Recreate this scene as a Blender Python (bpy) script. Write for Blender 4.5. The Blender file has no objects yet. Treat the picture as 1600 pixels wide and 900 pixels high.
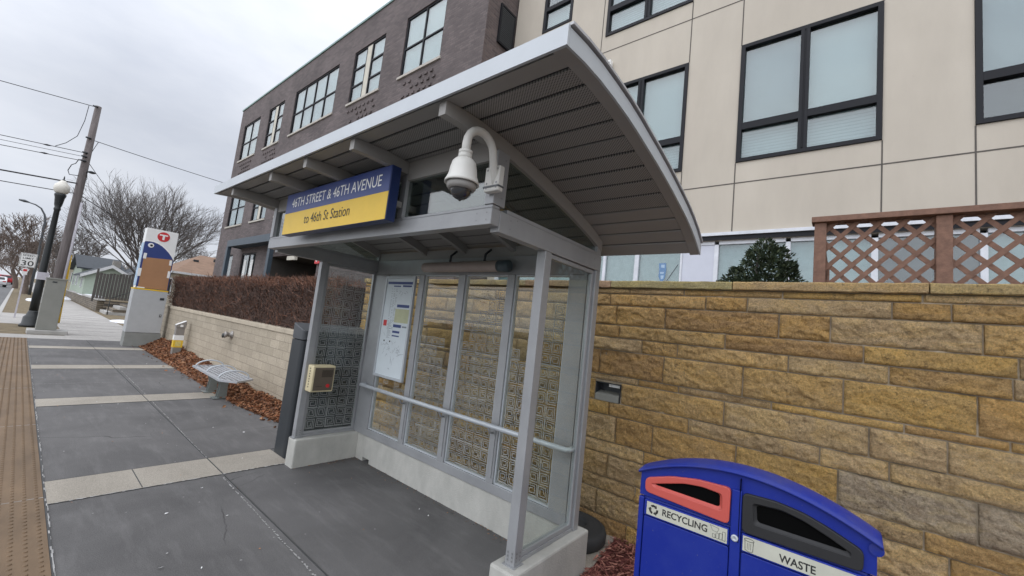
import bpy, bmesh, math, random
from mathutils import Vector, Matrix, noise

S = bpy.context.scene
C = S.collection
R = math.radians

# ---------------------------------------------------------------- camera
cam = bpy.data.cameras.new("camera")
cam.sensor_width = 36.0
cam.lens = 36.0 * 630.88 / 1600.0
cam.clip_start = 0.05
cam.clip_end = 2000
camo = bpy.data.objects.new("camera", cam)
C.objects.link(camo)
cr = Vector((0.62533311, -0.77268769, 0.10914317))
cu = Vector((-0.14870161, 0.01931065, 0.98869355))
cf = Vector((0.76605896, 0.63449257, 0.10282432))
camo.matrix_world = Matrix(((cr.x, cu.x, -cf.x, 0), (cr.y, cu.y, -cf.y, 0), (cr.z, cu.z, -cf.z, 1.7), (0, 0, 0, 1)))
S.camera = camo

# ---------------------------------------------------------------- sky, sun, exposure
SUN_EL, SUN_AZ = 55.0, 262.0          # azimuth measured clockwise from +Y
w = bpy.data.worlds.new("World")
S.world = w
w.use_nodes = True
nt = w.node_tree
for n in list(nt.nodes):
    nt.nodes.remove(n)
N = nt.nodes.new
L = nt.links.new
out = N("ShaderNodeOutputWorld")
bg = N("ShaderNodeBackground")
bg.inputs[1].default_value = 0.1
sky = N("ShaderNodeTexSky")
sky.sky_type = 'NISHITA'
sky.sun_disc = False
sky.sun_elevation = R(SUN_EL)
sky.sun_rotation = R(SUN_AZ)
tc = N("ShaderNodeTexCoord")
mp = N("ShaderNodeMapping")
mp.inputs['Scale'].default_value = (1, 1, 2.6)
L(tc.outputs['Generated'], mp.inputs[0])
no = N("ShaderNodeTexNoise")
no.inputs['Scale'].default_value = 3.0
no.inputs['Detail'].default_value = 7
no.inputs['Roughness'].default_value = 0.55
L(mp.outputs[0], no.inputs['Vector'])
rp = N("ShaderNodeValToRGB")
rp.color_ramp.elements[0].position = 0.30
rp.color_ramp.elements[0].color = (0.58, 0.615, 0.695, 1)
rp.color_ramp.elements[1].position = 0.70
rp.color_ramp.elements[1].color = (0.75, 0.775, 0.83, 1)
L(no.outputs[0], rp.inputs[0])
sx = N("ShaderNodeSeparateXYZ")
L(tc.outputs['Generated'], sx.inputs[0])
gr = N("ShaderNodeMapRange")            # overcast sky: brighter towards the zenith
gr.inputs[1].default_value = 0.30
gr.inputs[2].default_value = 1.0
gr.inputs[3].default_value = 9.6
gr.inputs[4].default_value = 22.0
L(sx.outputs['Z'], gr.inputs[0])
ml = N("ShaderNodeMix")
ml.data_type = 'RGBA'
ml.blend_type = 'MULTIPLY'
ml.inputs[0].default_value = 1
L(rp.outputs[0], ml.inputs[6])
we = N("ShaderNodeMapRange")            # unseen western sky behind the viewer, extra brightness added to light the walls
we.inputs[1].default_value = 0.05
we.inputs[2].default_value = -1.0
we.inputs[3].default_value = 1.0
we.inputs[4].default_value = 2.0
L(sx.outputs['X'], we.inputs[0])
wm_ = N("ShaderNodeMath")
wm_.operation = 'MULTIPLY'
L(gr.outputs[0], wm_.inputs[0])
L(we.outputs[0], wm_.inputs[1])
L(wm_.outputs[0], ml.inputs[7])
mx = N("ShaderNodeMix")
mx.data_type = 'RGBA'
mx.inputs[0].default_value = 0.93
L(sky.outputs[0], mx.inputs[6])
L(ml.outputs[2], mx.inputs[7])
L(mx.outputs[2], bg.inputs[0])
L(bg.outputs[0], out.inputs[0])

sl = bpy.data.lights.new("sun", 'SUN')
sl.energy = 0.8
sl.angle = R(150)
sl.color = (1.0, 0.97, 0.92)
so = bpy.data.objects.new("sun", sl)
C.objects.link(so)
sd = Vector((math.sin(R(SUN_AZ)) * math.cos(R(SUN_EL)), math.cos(R(SUN_AZ)) * math.cos(R(SUN_EL)), math.sin(R(SUN_EL))))
so.rotation_euler = sd.to_track_quat('Z', 'Y').to_euler()

S.view_settings.view_transform = 'Standard'
S.view_settings.look = 'None'
S.view_settings.exposure = 0.18
S.view_settings.gamma = 1
S.view_settings.use_curve_mapping = False
S.cycles.max_bounces = 8
S.cycles.transparent_max_bounces = 16

# ---------------------------------------------------------------- helpers
rnd = random.Random(7)


class MB:
    """collects shapes and links them as one mesh object"""
    def __init__(self):
        self.v = []
        self.f = []
        self.sm = []
        self.mi = []
        self.cur = 0
        self.mats = []

    def use(self, m):
        if m not in self.mats:
            self.mats.append(m)
        self.cur = self.mats.index(m)
        return self

    def face(self, idx, smooth=False):
        self.f.append(idx)
        self.sm.append(smooth)
        self.mi.append(self.cur)

    def pts(self, ps):
        b = len(self.v)
        self.v.extend([tuple(p) for p in ps])
        return b

    def quad(self, a, b, c, d):
        i = self.pts((a, b, c, d))
        self.face((i, i + 1, i + 2, i + 3))

    def tri(self, a, b, c):
        i = self.pts((a, b, c))
        self.face((i, i + 1, i + 2))

    def hexa(self, p):
        # p: 4 bottom, 4 top, both counter-clockwise from above
        i = self.pts(p)
        for q in ((3, 2, 1, 0), (4, 5, 6, 7), (0, 1, 5, 4), (1, 2, 6, 5), (2, 3, 7, 6), (3, 0, 4, 7)):
            self.face(tuple(i + k for k in q))

    def box(self, x0, x1, y0, y1, z0, z1):
        self.hexa(((x0, y0, z0), (x1, y0, z0), (x1, y1, z0), (x0, y1, z0), (x0, y0, z1), (x1, y0, z1), (x1, y1, z1), (x0, y1, z1)))
        return self

    def bar(self, a, b, wd, th, up=(0, 0, 1)):
        a, b = Vector(a), Vector(b)
        d = (b - a).normalized()
        s = d.cross(Vector(up))
        if s.length < 1e-4:
            s = d.cross(Vector((1, 0, 0)))
        s.normalize()
        t = s.cross(d)
        s *= wd / 2
        t *= th / 2
        self.hexa((a - s - t, a + s - t, b + s - t, b - s - t, a - s + t, a + s + t, b + s + t, b - s + t))
        return self

    def tube(self, ps, rs, n=10, caps=True, smooth=True):
        ps = [Vector(p) for p in ps]
        if not hasattr(rs, '__len__'):
            rs = [rs] * len(ps)
        rings = []
        prev = None
        for k, p in enumerate(ps):
            d = (ps[min(k + 1, len(ps) - 1)] - ps[max(k - 1, 0)]).normalized()
            if prev is None:
                a = d.cross(Vector((0, 0, 1)))
                if a.length < 1e-3:
                    a = d.cross(Vector((1, 0, 0)))
                a.normalize()
            else:
                a = (prev - d * prev.dot(d)).normalized()
            prev = a
            b = d.cross(a)
            rings.append(self.pts([p + (a * math.cos(t) + b * math.sin(t)) * rs[k] for t in [2 * math.pi * j / n for j in range(n)]]))
        for k in range(len(rings) - 1):
            for j in range(n):
                self.face((rings[k] + j, rings[k] + (j + 1) % n, rings[k + 1] + (j + 1) % n, rings[k + 1] + j), smooth)
        if caps:
            self.face(tuple(rings[0] + j for j in reversed(range(n))))
            self.face(tuple(rings[-1] + j for j in range(n)))
        return self

    def lathe(self, prof, c, n=24, smooth=True, axis='z'):
        rings = []
        for (rr, zz) in prof:
            if axis == 'z':
                q = [(c[0] + rr * math.cos(2 * math.pi * j / n), c[1] + rr * math.sin(2 * math.pi * j / n), c[2] + zz) for j in range(n)]
            else:
                q = [(c[0] + zz, c[1] + rr * math.cos(2 * math.pi * j / n), c[2] + rr * math.sin(2 * math.pi * j / n)) for j in range(n)]
            rings.append(self.pts(q))
        for k in range(len(rings) - 1):
            for j in range(n):
                self.face((rings[k] + j, rings[k] + (j + 1) % n, rings[k + 1] + (j + 1) % n, rings[k + 1] + j), smooth)
        self.face(tuple(rings[0] + j for j in reversed(range(n))))
        self.face(tuple(rings[-1] + j for j in range(n)))
        return self

    def prism(self, poly, o, u, v, n, d):
        """polygon (a,b) in plane o + a*u + b*v, extruded by d along n"""
        o, u, v, n = Vector(o), Vector(u), Vector(v), Vector(n)
        P = [o + u * a + v * b for a, b in poly]
        k = len(P)
        i = self.pts(P)
        j = self.pts([p + n * d for p in P])
        self.face(tuple(i + q for q in reversed(range(k))))
        self.face(tuple(j + q for q in range(k)))
        for q in range(k):
            self.face((i + q, i + (q + 1) % k, j + (q + 1) % k, j + q))
        return self

    def sheet(self, poly, o, u, v):
        o, u, v = Vector(o), Vector(u), Vector(v)
        i = self.pts([o + u * a + v * b for a, b in poly])
        self.face(tuple(range(i, i + len(poly))))
        return self

    def frame(self, o, u, v, n, a0, a1, b0, b1, wd, d, mids_a=(), mids_b=(), mw=None):
        """rectangular frame of bars butted end to end, plus inner bars"""
        mw = mw or wd
        def bx(p0, p1, q0, q1):
            self.prism([(p0, q0), (p1, q0), (p1, q1), (p0, q1)], o, u, v, n, d)
        bx(a0, a0 + wd, b0, b1)
        bx(a1 - wd, a1, b0, b1)
        bx(a0 + wd, a1 - wd, b0, b0 + wd)
        bx(a0 + wd, a1 - wd, b1 - wd, b1)
        xs = [a0 + wd] + [q for m in mids_a for q in (m - mw / 2, m + mw / 2)] + [a1 - wd]
        for m in mids_a:
            bx(m - mw / 2, m + mw / 2, b0 + wd, b1 - wd)
        for m in mids_b:
            for k in range(0, len(xs), 2):
                bx(xs[k], xs[k + 1], m - mw / 2, m + mw / 2)
        return self

    def build(self, name, m=None, parent=None, bevel=0, seg=2, label=None, autosmooth=False):
        me = bpy.data.meshes.new(name)
        me.from_pydata(self.v, [], self.f)
        mats = self.mats or [m]
        for q in mats:
            me.materials.append(q)
        me.polygons.foreach_set('use_smooth', self.sm)
        if len(mats) > 1:
            me.polygons.foreach_set('material_index', self.mi)
        me.update()
        o = bpy.data.objects.new(name, me)
        C.objects.link(o)
        adopt(o, parent)
        if bevel:
            b = o.modifiers.new("bevel", 'BEVEL')
            b.width = bevel
            b.segments = seg
            b.limit_method = 'ANGLE'
            b.angle_limit = R(40)
        if label:
            o['label'] = label
        return o


def adopt(o, parent):
    if parent is None:
        return
    o.parent = parent
    if parent.type == 'EMPTY' and parent.parent is None:
        o.matrix_parent_inverse = Matrix.Translation(parent.location).inverted()


def tag(o, label=None, cat=None, group=None, kind=None):
    if label: o['label'] = label
    if cat: o['category'] = cat
    if group: o['group'] = group
    if kind: o['kind'] = kind
    return o


def thing(name, loc, label, cat, group=None):
    o = bpy.data.objects.new(name, None)
    o.empty_display_size = 0.2
    C.objects.link(o)
    o.location = loc
    return tag(o, label, cat, group)


def copy_tree(o, parent=None):
    c = o.copy()
    C.objects.link(c)
    if parent is not None:
        c.parent = parent
        c.matrix_parent_inverse = o.matrix_parent_inverse.copy()
    for ch in [q for q in o.children]:
        copy_tree(ch, c)
    return c


def text_mesh(mb, s, o, u, v, n, width, height, depth=0.0015, m=None, bold=0.0):
    """lettering fitted to width x height, lower left corner at o"""
    cu_ = bpy.data.curves.new("lettering", 'FONT')
    cu_.body = s
    cu_.resolution_u = 3
    cu_.offset = bold
    ob = bpy.data.objects.new("lettering", cu_)
    C.objects.link(ob)
    bpy.context.view_layer.update()
    dg = bpy.context.evaluated_depsgraph_get()
    me = bpy.data.meshes.new_from_object(ob.evaluated_get(dg))
    xs = [q.co.x for q in me.vertices]
    ys = [q.co.y for q in me.vertices]
    x0, x1, y0, y1 = min(xs), max(xs), min(ys), max(ys)
    o, u, v, n = Vector(o), Vector(u), Vector(v), Vector(n)
    if m is not None:
        mb.use(m)
    b = mb.pts([o + u * ((q.co.x - x0) / (x1 - x0) * width) + v * ((q.co.y - y0) / (y1 - y0) * height) + n * depth for q in me.vertices])
    for p in me.polygons:
        mb.face(tuple(b + k for k in p.vertices))
    bpy.data.objects.remove(ob)
    bpy.data.curves.remove(cu_)
    bpy.data.meshes.remove(me)


# ---------------------------------------------------------------- materials
def newmat(name):
    m = bpy.data.materials.new(name)
    m.use_nodes = True
    t = m.node_tree
    b = t.nodes['Principled BSDF']
    return m, t, b


def mat(name, col, rough=0.6, metal=0.0, var=0.12, scale=6.0, bump=0.0, bscale=60.0, spec=0.5, stretch=(1, 1, 1), detail=6):
    """plain surface with slight procedural mottling and bump"""
    m, t, b = newmat(name)
    b.inputs['Roughness'].default_value = rough
    b.inputs['Metallic'].default_value = metal
    b.inputs['Specular IOR Level'].default_value = spec
    co = t.nodes.new("ShaderNodeTexCoord")
    mpg = t.nodes.new("ShaderNodeMapping")
    mpg.inputs['Scale'].default_value = stretch
    t.links.new(co.outputs['Object'], mpg.inputs[0])
    n1 = t.nodes.new("ShaderNodeTexNoise")
    n1.inputs['Scale'].default_value = scale
    n1.inputs['Detail'].default_value = detail
    n1.inputs['Roughness'].default_value = 0.65
    t.links.new(mpg.outputs[0], n1.inputs['Vector'])
    r = t.nodes.new("ShaderNodeValToRGB")
    r.color_ramp.elements[0].position = 0.28
    r.color_ramp.elements[1].position = 0.72
    r.color_ramp.elements[0].color = tuple(c * (1 - var) for c in col) + (1,)
    r.color_ramp.elements[1].color = tuple(min(1, c * (1 + var)) for c in col) + (1,)
    t.links.new(n1.outputs[0], r.inputs[0])
    t.links.new(r.outputs[0], b.inputs['Base Color'])
    if bump:
        n2 = t.nodes.new("ShaderNodeTexNoise")
        n2.inputs['Scale'].default_value = bscale
        n2.inputs['Detail'].default_value = 5
        t.links.new(co.outputs['Object'], n2.inputs['Vector'])
        bp = t.nodes.new("ShaderNodeBump")
        bp.inputs['Strength'].default_value = bump
        bp.inputs['Distance'].default_value = 0.01
        t.links.new(n2.outputs[0], bp.inputs['Height'])
        t.links.new(bp.outputs[0], b.inputs['Normal'])
    return m


def glassmat(name, tint, rough=0.02, ior=1.5, gain=1.0, base=0.0):
    m = bpy.data.materials.new(name)
    m.use_nodes = True
    t = m.node_tree
    t.nodes.remove(t.nodes['Principled BSDF'])
    o = t.nodes['Material Output']
    tr = t.nodes.new("ShaderNodeBsdfTransparent")
    tr.inputs[0].default_value = tint + (1,)
    gl = t.nodes.new("ShaderNodeBsdfGlossy")
    gl.inputs['Roughness'].default_value = rough
    fr = t.nodes.new("ShaderNodeFresnel")
    ge = t.nodes.new("ShaderNodeNewGeometry")
    mr = t.nodes.new("ShaderNodeMapRange")        # same reflectance on both faces of a thin pane
    mr.inputs[3].default_value = ior
    mr.inputs[4].default_value = 1.0 / ior
    t.links.new(ge.outputs['Backfacing'], mr.inputs[0])
    t.links.new(mr.outputs[0], fr.inputs[0])
    ma = t.nodes.new("ShaderNodeMath")
    ma.operation = 'MULTIPLY_ADD'
    ma.inputs[1].default_value = gain
    ma.inputs[2].default_value = base
    ma.use_clamp = True
    t.links.new(fr.outputs[0], ma.inputs[0])
    mxs = t.nodes.new("ShaderNodeMixShader")
    t.links.new(ma.outputs[0], mxs.inputs[0])
    t.links.new(tr.outputs[0], mxs.inputs[1])
    t.links.new(gl.outputs[0], mxs.inputs[2])
    t.links.new(mxs.outputs[0], o.inputs[0])
    return m


def ramp(t, pos_cols):
    r = t.nodes.new("ShaderNodeValToRGB")
    e = r.color_ramp.elements
    while len(e) < len(pos_cols):
        e.new(0.5)
    for k, (p, c) in enumerate(pos_cols):
        e[k].position = p
        e[k].color = tuple(c) + (1,)
    return r


def tnode(t, kind, **kw):
    n = t.nodes.new(kind)
    for k, v in kw.items():
        n.inputs[k].default_value = v
    return n


def mixc(t, fac, a, b, mode='MIX'):
    n = t.nodes.new("ShaderNodeMix")
    n.data_type = 'RGBA'
    n.blend_type = mode
    for sock, val in ((0, fac), (6, a), (7, b)):
        if hasattr(val, 'is_linked') or hasattr(val, 'links'):
            t.links.new(val, n.inputs[sock])
        elif isinstance(val, (int, float)):
            n.inputs[sock].default_value = val
        else:
            n.inputs[sock].default_value = tuple(val) + (1,)
    return n.outputs[2]


def bumpn(t, b, height, strength, dist):
    bp = t.nodes.new("ShaderNodeBump")
    bp.inputs['Strength'].default_value = strength
    bp.inputs['Distance'].default_value = dist
    t.links.new(height, bp.inputs['Height'])
    t.links.new(bp.outputs[0], b.inputs['Normal'])


def pavement(name, dark, light, crack=True, speck=0.0, stain=0.4):
    """concrete / asphalt with broad stains, fine grain, hairline cracks and pale flecks"""
    m, t, b = newmat(name)
    b.inputs['Roughness'].default_value = 0.85
    b.inputs['Specular IOR Level'].default_value = 0.3
    co = tnode(t, "ShaderNodeTexCoord").outputs['Object']
    n1 = tnode(t, "ShaderNodeTexNoise", Scale=0.9, Detail=9, Roughness=0.62, Distortion=0.5)
    t.links.new(co, n1.inputs['Vector'])
    r1 = ramp(t, [(0.30, dark), (0.70, light)])
    t.links.new(n1.outputs[0], r1.inputs[0])
    n2 = tnode(t, "ShaderNodeTexNoise", Scale=160.0, Detail=3)
    t.links.new(co, n2.inputs['Vector'])
    r2 = ramp(t, [(0.3, (0.72,) * 3), (0.7, (1.22,) * 3)])
    t.links.new(n2.outputs[0], r2.inputs[0])
    c = mixc(t, 1.0, r1.outputs[0], r2.outputs[0], 'MULTIPLY')
    # streaky wear
    mp_ = tnode(t, "ShaderNodeMapping", Scale=(3.0, 0.5, 1))
    t.links.new(co, mp_.inputs[0])
    n3 = tnode(t, "ShaderNodeTexNoise", Scale=2.6, Detail=8, Roughness=0.7)
    t.links.new(mp_.outputs[0], n3.inputs['Vector'])
    r3 = ramp(t, [(0.5, (0, 0, 0)), (0.78, (1, 1, 1))])
    t.links.new(n3.outputs[0], r3.inputs[0])
    ma = t.nodes.new("ShaderNodeMath")
    ma.operation = 'MULTIPLY'
    ma.inputs[1].default_value = stain
    t.links.new(r3.outputs[0], ma.inputs[0])
    c = mixc(t, ma.outputs[0], c, tuple(min(1, q * 1.75) for q in light))
    if speck:
        vo = tnode(t, "ShaderNodeTexVoronoi", Scale=5.5, Randomness=1.0)
        t.links.new(co, vo.inputs['Vector'])
        nn = tnode(t, "ShaderNodeTexNoise", Scale=38.0, Detail=3)
        t.links.new(co, nn.inputs['Vector'])
        ad = t.nodes.new("ShaderNodeMath")
        ad.operation = 'MULTIPLY_ADD'
        ad.inputs[1].default_value = 0.12
        t.links.new(nn.outputs[0], ad.inputs[0])
        t.links.new(vo.outputs['Distance'], ad.inputs[2])
        r4 = ramp(t, [(0.085, (1, 1, 1)), (0.10, (0, 0, 0))])
        t.links.new(ad.outputs[0], r4.inputs[0])
        mb_ = t.nodes.new("ShaderNodeMath")
        mb_.operation = 'MULTIPLY'
        mb_.inputs[1].default_value = speck
        t.links.new(r4.outputs[0], mb_.inputs[0])
        c = mixc(t, mb_.outputs[0], c, (0.42, 0.41, 0.39))
    if crack:
        dn = tnode(t, "ShaderNodeTexNoise", Scale=1.6, Detail=5)
        t.links.new(co, dn.inputs['Vector'])
        wm = mixc(t, 0.22, co, dn.outputs['Color'])
        v2 = t.nodes.new("ShaderNodeTexVoronoi")
        v2.feature = 'DISTANCE_TO_EDGE'
        v2.inputs['Scale'].default_value = 0.75
        t.links.new(wm, v2.inputs['Vector'])
        r5 = ramp(t, [(0.0, (1, 1, 1)), (0.0045, (0, 0, 0))])
        t.links.new(v2.outputs['Distance'], r5.inputs[0])
        mc = t.nodes.new("ShaderNodeMath")
        mc.operation = 'MULTIPLY'
        t.links.new(r5.outputs[0], mc.inputs[0])
        r6 = ramp(t, [(0.52, (0, 0, 0)), (0.6, (0.8, 0.8, 0.8))])
        t.links.new(n1.outputs[0], r6.inputs[0])
        t.links.new(r6.outputs[0], mc.inputs[1])
        c = mixc(t, mc.outputs[0], c, tuple(q * 0.35 for q in dark))
    t.links.new(c, b.inputs['Base Color'])
    bumpn(t, b, n2.outputs[0], 0.35, 0.004)
    return m


def brickmat(name, c1, c2, mortar, axis='yz', bw=0.2, bh=0.068, ms=0.008, var=0.5, bump=0.5):
    m, t, b = newmat(name)
    b.inputs['Roughness'].default_value = 0.85
    co = tnode(t, "ShaderNodeTexCoord").outputs['Object']
    sp = t.nodes.new("ShaderNodeSeparateXYZ")
    t.links.new(co, sp.inputs[0])
    cb = t.nodes.new("ShaderNodeCombineXYZ")
    t.links.new(sp.outputs['Y' if axis == 'yz' else 'X'], cb.inputs[0])
    t.links.new(sp.outputs['Z'], cb.inputs[1])
    br = t.nodes.new("ShaderNodeTexBrick")
    br.inputs['Scale'].default_value = 1
    br.inputs['Brick Width'].default_value = bw
    br.inputs['Row Height'].default_value = bh
    br.inputs['Mortar Size'].default_value = ms
    br.inputs['Mortar Smooth'].default_value = 0.15
    br.inputs['Color1'].default_value = tuple(c1) + (1,)
    br.inputs['Color2'].default_value = tuple(c2) + (1,)
    br.inputs['Mortar'].default_value = tuple(mortar) + (1,)
    t.links.new(cb.outputs[0], br.inputs['Vector'])
    n1 = tnode(t, "ShaderNodeTexNoise", Scale=0.8, Detail=8, Roughness=0.65)
    t.links.new(co, n1.inputs['Vector'])
    r1 = ramp(t, [(0.3, (1 - var * 0.5,) * 3), (0.7, (1 + var * 0.5,) * 3)])
    t.links.new(n1.outputs[0], r1.inputs[0])
    c = mixc(t, 1.0, br.outputs['Color'], r1.outputs[0], 'MULTIPLY')
    n2 = tnode(t, "ShaderNodeTexNoise", Scale=55.0, Detail=4)
    t.links.new(co, n2.inputs['Vector'])
    r2 = ramp(t, [(0.3, (0.82,) * 3), (0.7, (1.16,) * 3)])
    t.links.new(n2.outputs[0], r2.inputs[0])
    c = mixc(t, 1.0, c, r2.outputs[0], 'MULTIPLY')
    t.links.new(c, b.inputs['Base Color'])
    iv = t.nodes.new("ShaderNodeMath")
    iv.operation = 'MULTIPLY_ADD'
    iv.inputs[1].default_value = -1.0
    t.links.new(br.outputs['Fac'], iv.inputs[0])
    t.links.new(n2.outputs[0], iv.inputs[2])
    bumpn(t, b, iv.outputs[0], bump, 0.01)
    return m


M = {}
M['alu'] = mat('silver_paint', (0.325, 0.332, 0.34), 0.42, 0.25, 0.15, 2.2, 0.04, 200, detail=8)
M['alu_light'] = mat('pale_silver_paint', (0.47, 0.50, 0.525), 0.4, 0.15, 0.06, 3)
M['soffit'] = mat('warm_grey_soffit', (0.29, 0.28, 0.265), 0.55, 0.05, 0.05, 2)
M['soffit_dark'] = mat('dark_joint', (0.05, 0.05, 0.05), 0.7)
M['roof'] = mat('roof_metal', (0.42, 0.42, 0.43), 0.5, 0.2)
M['rivet'] = mat('rivet', (0.25, 0.25, 0.25), 0.35, 0.7)
M['plinth'] = mat('shelter_concrete', (0.43, 0.425, 0.39), 0.85, 0, 0.16, 5, 0.3, 90, stretch=(1, 1, 0.5))
M['glass'] = glassmat('clear_glass', (0.92, 0.945, 0.93), 0.015, 1.5, 0.85, 0.0)
M['clere_glass'] = glassmat('grey_tinted_glass', (0.60, 0.67, 0.64), 0.04, 1.5, 1.1, 0.13)
M['pane'] = glassmat('window_glass', (0.80, 0.86, 0.86), 0.02, 1.5, 1.1, 0.06)
M['navy'] = mat('navy_vinyl', (0.022, 0.045, 0.185), 0.4, 0, 0.06)
M['navy_edge'] = mat('navy_edge_paint', (0.012, 0.028, 0.11), 0.4)
M['yellow'] = mat('yellow_vinyl', (0.72, 0.47, 0.03), 0.45, 0, 0.05)
M['white'] = mat('white_vinyl', (0.78, 0.78, 0.76), 0.5, 0, 0.04)
M['black'] = mat('black_print', (0.02, 0.02, 0.02), 0.6)
M['blackmetal'] = mat('black_paint', (0.02, 0.023, 0.024), 0.45, 0.1)
M['charcoal'] = mat('charcoal_steel', (0.032, 0.037, 0.042), 0.45, 0.15, 0.15, 3)
M['charcoal_cap'] = mat('charcoal_cap_paint', (0.075, 0.082, 0.09), 0.4, 0.1, 0.15, 3)
M['cam_white'] = mat('ivory_plastic', (0.62, 0.61, 0.57), 0.42, 0, 0.05)
M['cam_dome'] = mat('smoked_dome', (0.03, 0.032, 0.035), 0.06, 0, 0.1, spec=0.9)
M['coral'] = mat('coral_plastic', (0.50, 0.085, 0.066), 0.45, 0, 0.06)
M['binblack'] = mat('black_plastic', (0.014, 0.014, 0.015), 0.6, 0, 0.1, 9, 0.05, 200)
M['hole'] = mat('dark_inside', (0.003, 0.003, 0.003), 0.95, spec=0.05)
M['binlabel'] = mat('silver_label', (0.50, 0.50, 0.42), 0.5, 0, 0.10, 5)
M['tan'] = None
M['tan_joint'] = mat('panel_joint', (0.10, 0.09, 0.08), 0.9)
M['winframe'] = mat('charcoal_frame', (0.010, 0.0105, 0.014), 0.55, 0.0, spec=0.25)
M['shopframe'] = mat('white_frame', (0.62, 0.64, 0.68), 0.5)
M['blind'] = mat('pale_blind', (0.50, 0.54, 0.55), 0.8, 0, 0.05, 2)
M['blind_dim'] = mat('grey_blind', (0.32, 0.355, 0.38), 0.8, 0, 0.08, 2)
M['frosted'] = mat('frosted_film', (0.40, 0.47, 0.48), 0.7, 0, 0.14, 9)
M['lavpanel'] = mat('pale_panel', (0.55, 0.57, 0.64), 0.6, 0, 0.03)
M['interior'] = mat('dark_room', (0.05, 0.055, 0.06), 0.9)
M['brick'] = brickmat('dark_brick', (0.145, 0.115, 0.112), (0.098, 0.078, 0.077), (0.10, 0.088, 0.085))
M['brick_side'] = brickmat('dark_brick_return', (0.145, 0.108, 0.10), (0.09, 0.068, 0.065), (0.13, 0.11, 0.105), axis='xz')
M['sill'] = mat('stone_sill', (0.45, 0.42, 0.37), 0.8)
M['cream'] = mat('cream_panel', (0.55, 0.52, 0.44), 0.7)
M['copper'] = mat('verdigris_cap', (0.20, 0.30, 0.28), 0.6)
M['blueblack'] = mat('blue_grey_steel', (0.045, 0.065, 0.085), 0.5, 0.1)
M['cedar'] = mat('red_brown_stain', (0.172, 0.092, 0.062), 0.75, 0, 0.28, 5, 0.25, 60, stretch=(4, 4, 4))
M['block'] = brickmat('buff_block', (0.42, 0.36, 0.275), (0.35, 0.30, 0.225), (0.26, 0.225, 0.17), bw=0.40, bh=0.15, ms=0.006, var=0.3, bump=0.6)
M['coping'] = mat('buff_coping', (0.44, 0.38, 0.29), 0.85, 0, 0.14, 4, 0.3, 60)
M['platform'] = pavement('dark_paving', (0.088, 0.085, 0.084), (0.148, 0.143, 0.140), True, 0.55, 0.32)
M['band'] = pavement('tan_concrete', (0.27, 0.245, 0.205), (0.37, 0.335, 0.285), False, 0.0, 0.1)
M['sidewalk'] = pavement('pale_concrete', (0.32, 0.305, 0.285), (0.43, 0.41, 0.385), True, 0.0, 0.15)
M['road'] = pavement('road_asphalt', (0.11, 0.11, 0.11), (0.17, 0.17, 0.17), True, 0.0, 0.2)
M['kerb'] = mat('kerb_concrete', (0.38, 0.37, 0.35), 0.9, 0, 0.15, 4, 0.3)
M['tactile'] = mat('brown_tactile', (0.150, 0.098, 0.055), 0.75, 0, 0.30, 2.2, 0.2, 120, stretch=(2, 0.5, 1))
M['salt'] = mat('salt_residue', (0.33, 0.325, 0.315), 0.9, 0, 0.3, 20)
M['soil'] = mat('brown_soil', (0.105, 0.075, 0.05), 0.95, 0, 0.4, 5, 0.5, 60)
M['grass'] = mat('winter_grass', (0.15, 0.115, 0.065), 0.95, 0, 0.45, 4, 0.6, 90)
M['snow'] = mat('old_snow', (0.72, 0.74, 0.78), 0.8, 0, 0.1, 4, 0.4, 20)
M['leaf1'] = mat('russet_leaf', (0.24, 0.095, 0.04), 0.8, 0, 0.4, 9)
M['leaf2'] = mat('tan_leaf', (0.33, 0.17, 0.085), 0.8, 0, 0.3, 9)
M['leaf3'] = mat('brown_leaf', (0.13, 0.06, 0.032), 0.8, 0, 0.3, 9)
M['chip1'] = mat('red_chip', (0.19, 0.062, 0.048), 0.85, 0, 0.35, 12)
M['chip2'] = mat('dark_red_chip', (0.115, 0.03, 0.026), 0.85, 0, 0.35, 12)
M['chip3'] = mat('pale_chip', (0.34, 0.15, 0.11), 0.85, 0, 0.3, 12)
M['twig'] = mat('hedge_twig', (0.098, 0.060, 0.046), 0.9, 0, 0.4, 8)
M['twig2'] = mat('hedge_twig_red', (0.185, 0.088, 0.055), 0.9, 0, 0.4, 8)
M['bark'] = mat('grey_bark', (0.12, 0.105, 0.097), 0.9, 0, 0.3, 6)
M['bark2'] = mat('brown_bark', (0.15, 0.115, 0.095), 0.9, 0, 0.3, 6)
M['evergreen1'] = mat('dark_evergreen', (0.022, 0.038, 0.017), 0.7, 0, 0.4, 8)
M['evergreen2'] = mat('olive_evergreen', (0.050, 0.066, 0.028), 0.7, 0, 0.4, 8)
M['rubber'] = mat('black_rubber', (0.028, 0.029, 0.03), 0.75, 0, 0.2, 8, 0.15, 80)
M['bench'] = mat('bench_silver', (0.44, 0.45, 0.47), 0.4, 0.35, 0.06)
M['bench_leg'] = mat('bench_leg_grey', (0.20, 0.22, 0.21), 0.5, 0.2)
M['pylon_grey'] = mat('pylon_grey', (0.42, 0.43, 0.435), 0.5, 0.1, 0.05)
M['pylon_base'] = mat('grey_concrete', (0.23, 0.235, 0.22), 0.9, 0, 0.12, 5, 0.3)
M['card'] = mat('brown_board', (0.36, 0.19, 0.095), 0.8, 0, 0.07, 3)
M['red'] = mat('red_vinyl', (0.55, 0.025, 0.03), 0.45)
M['validator'] = mat('brushed_steel', (0.30, 0.28, 0.26), 0.4, 0.4, 0.08, 6)
M['cabinet'] = mat('utility_cabinet_grey', (0.235, 0.235, 0.21), 0.6, 0.05, 0.08, 3)
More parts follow.
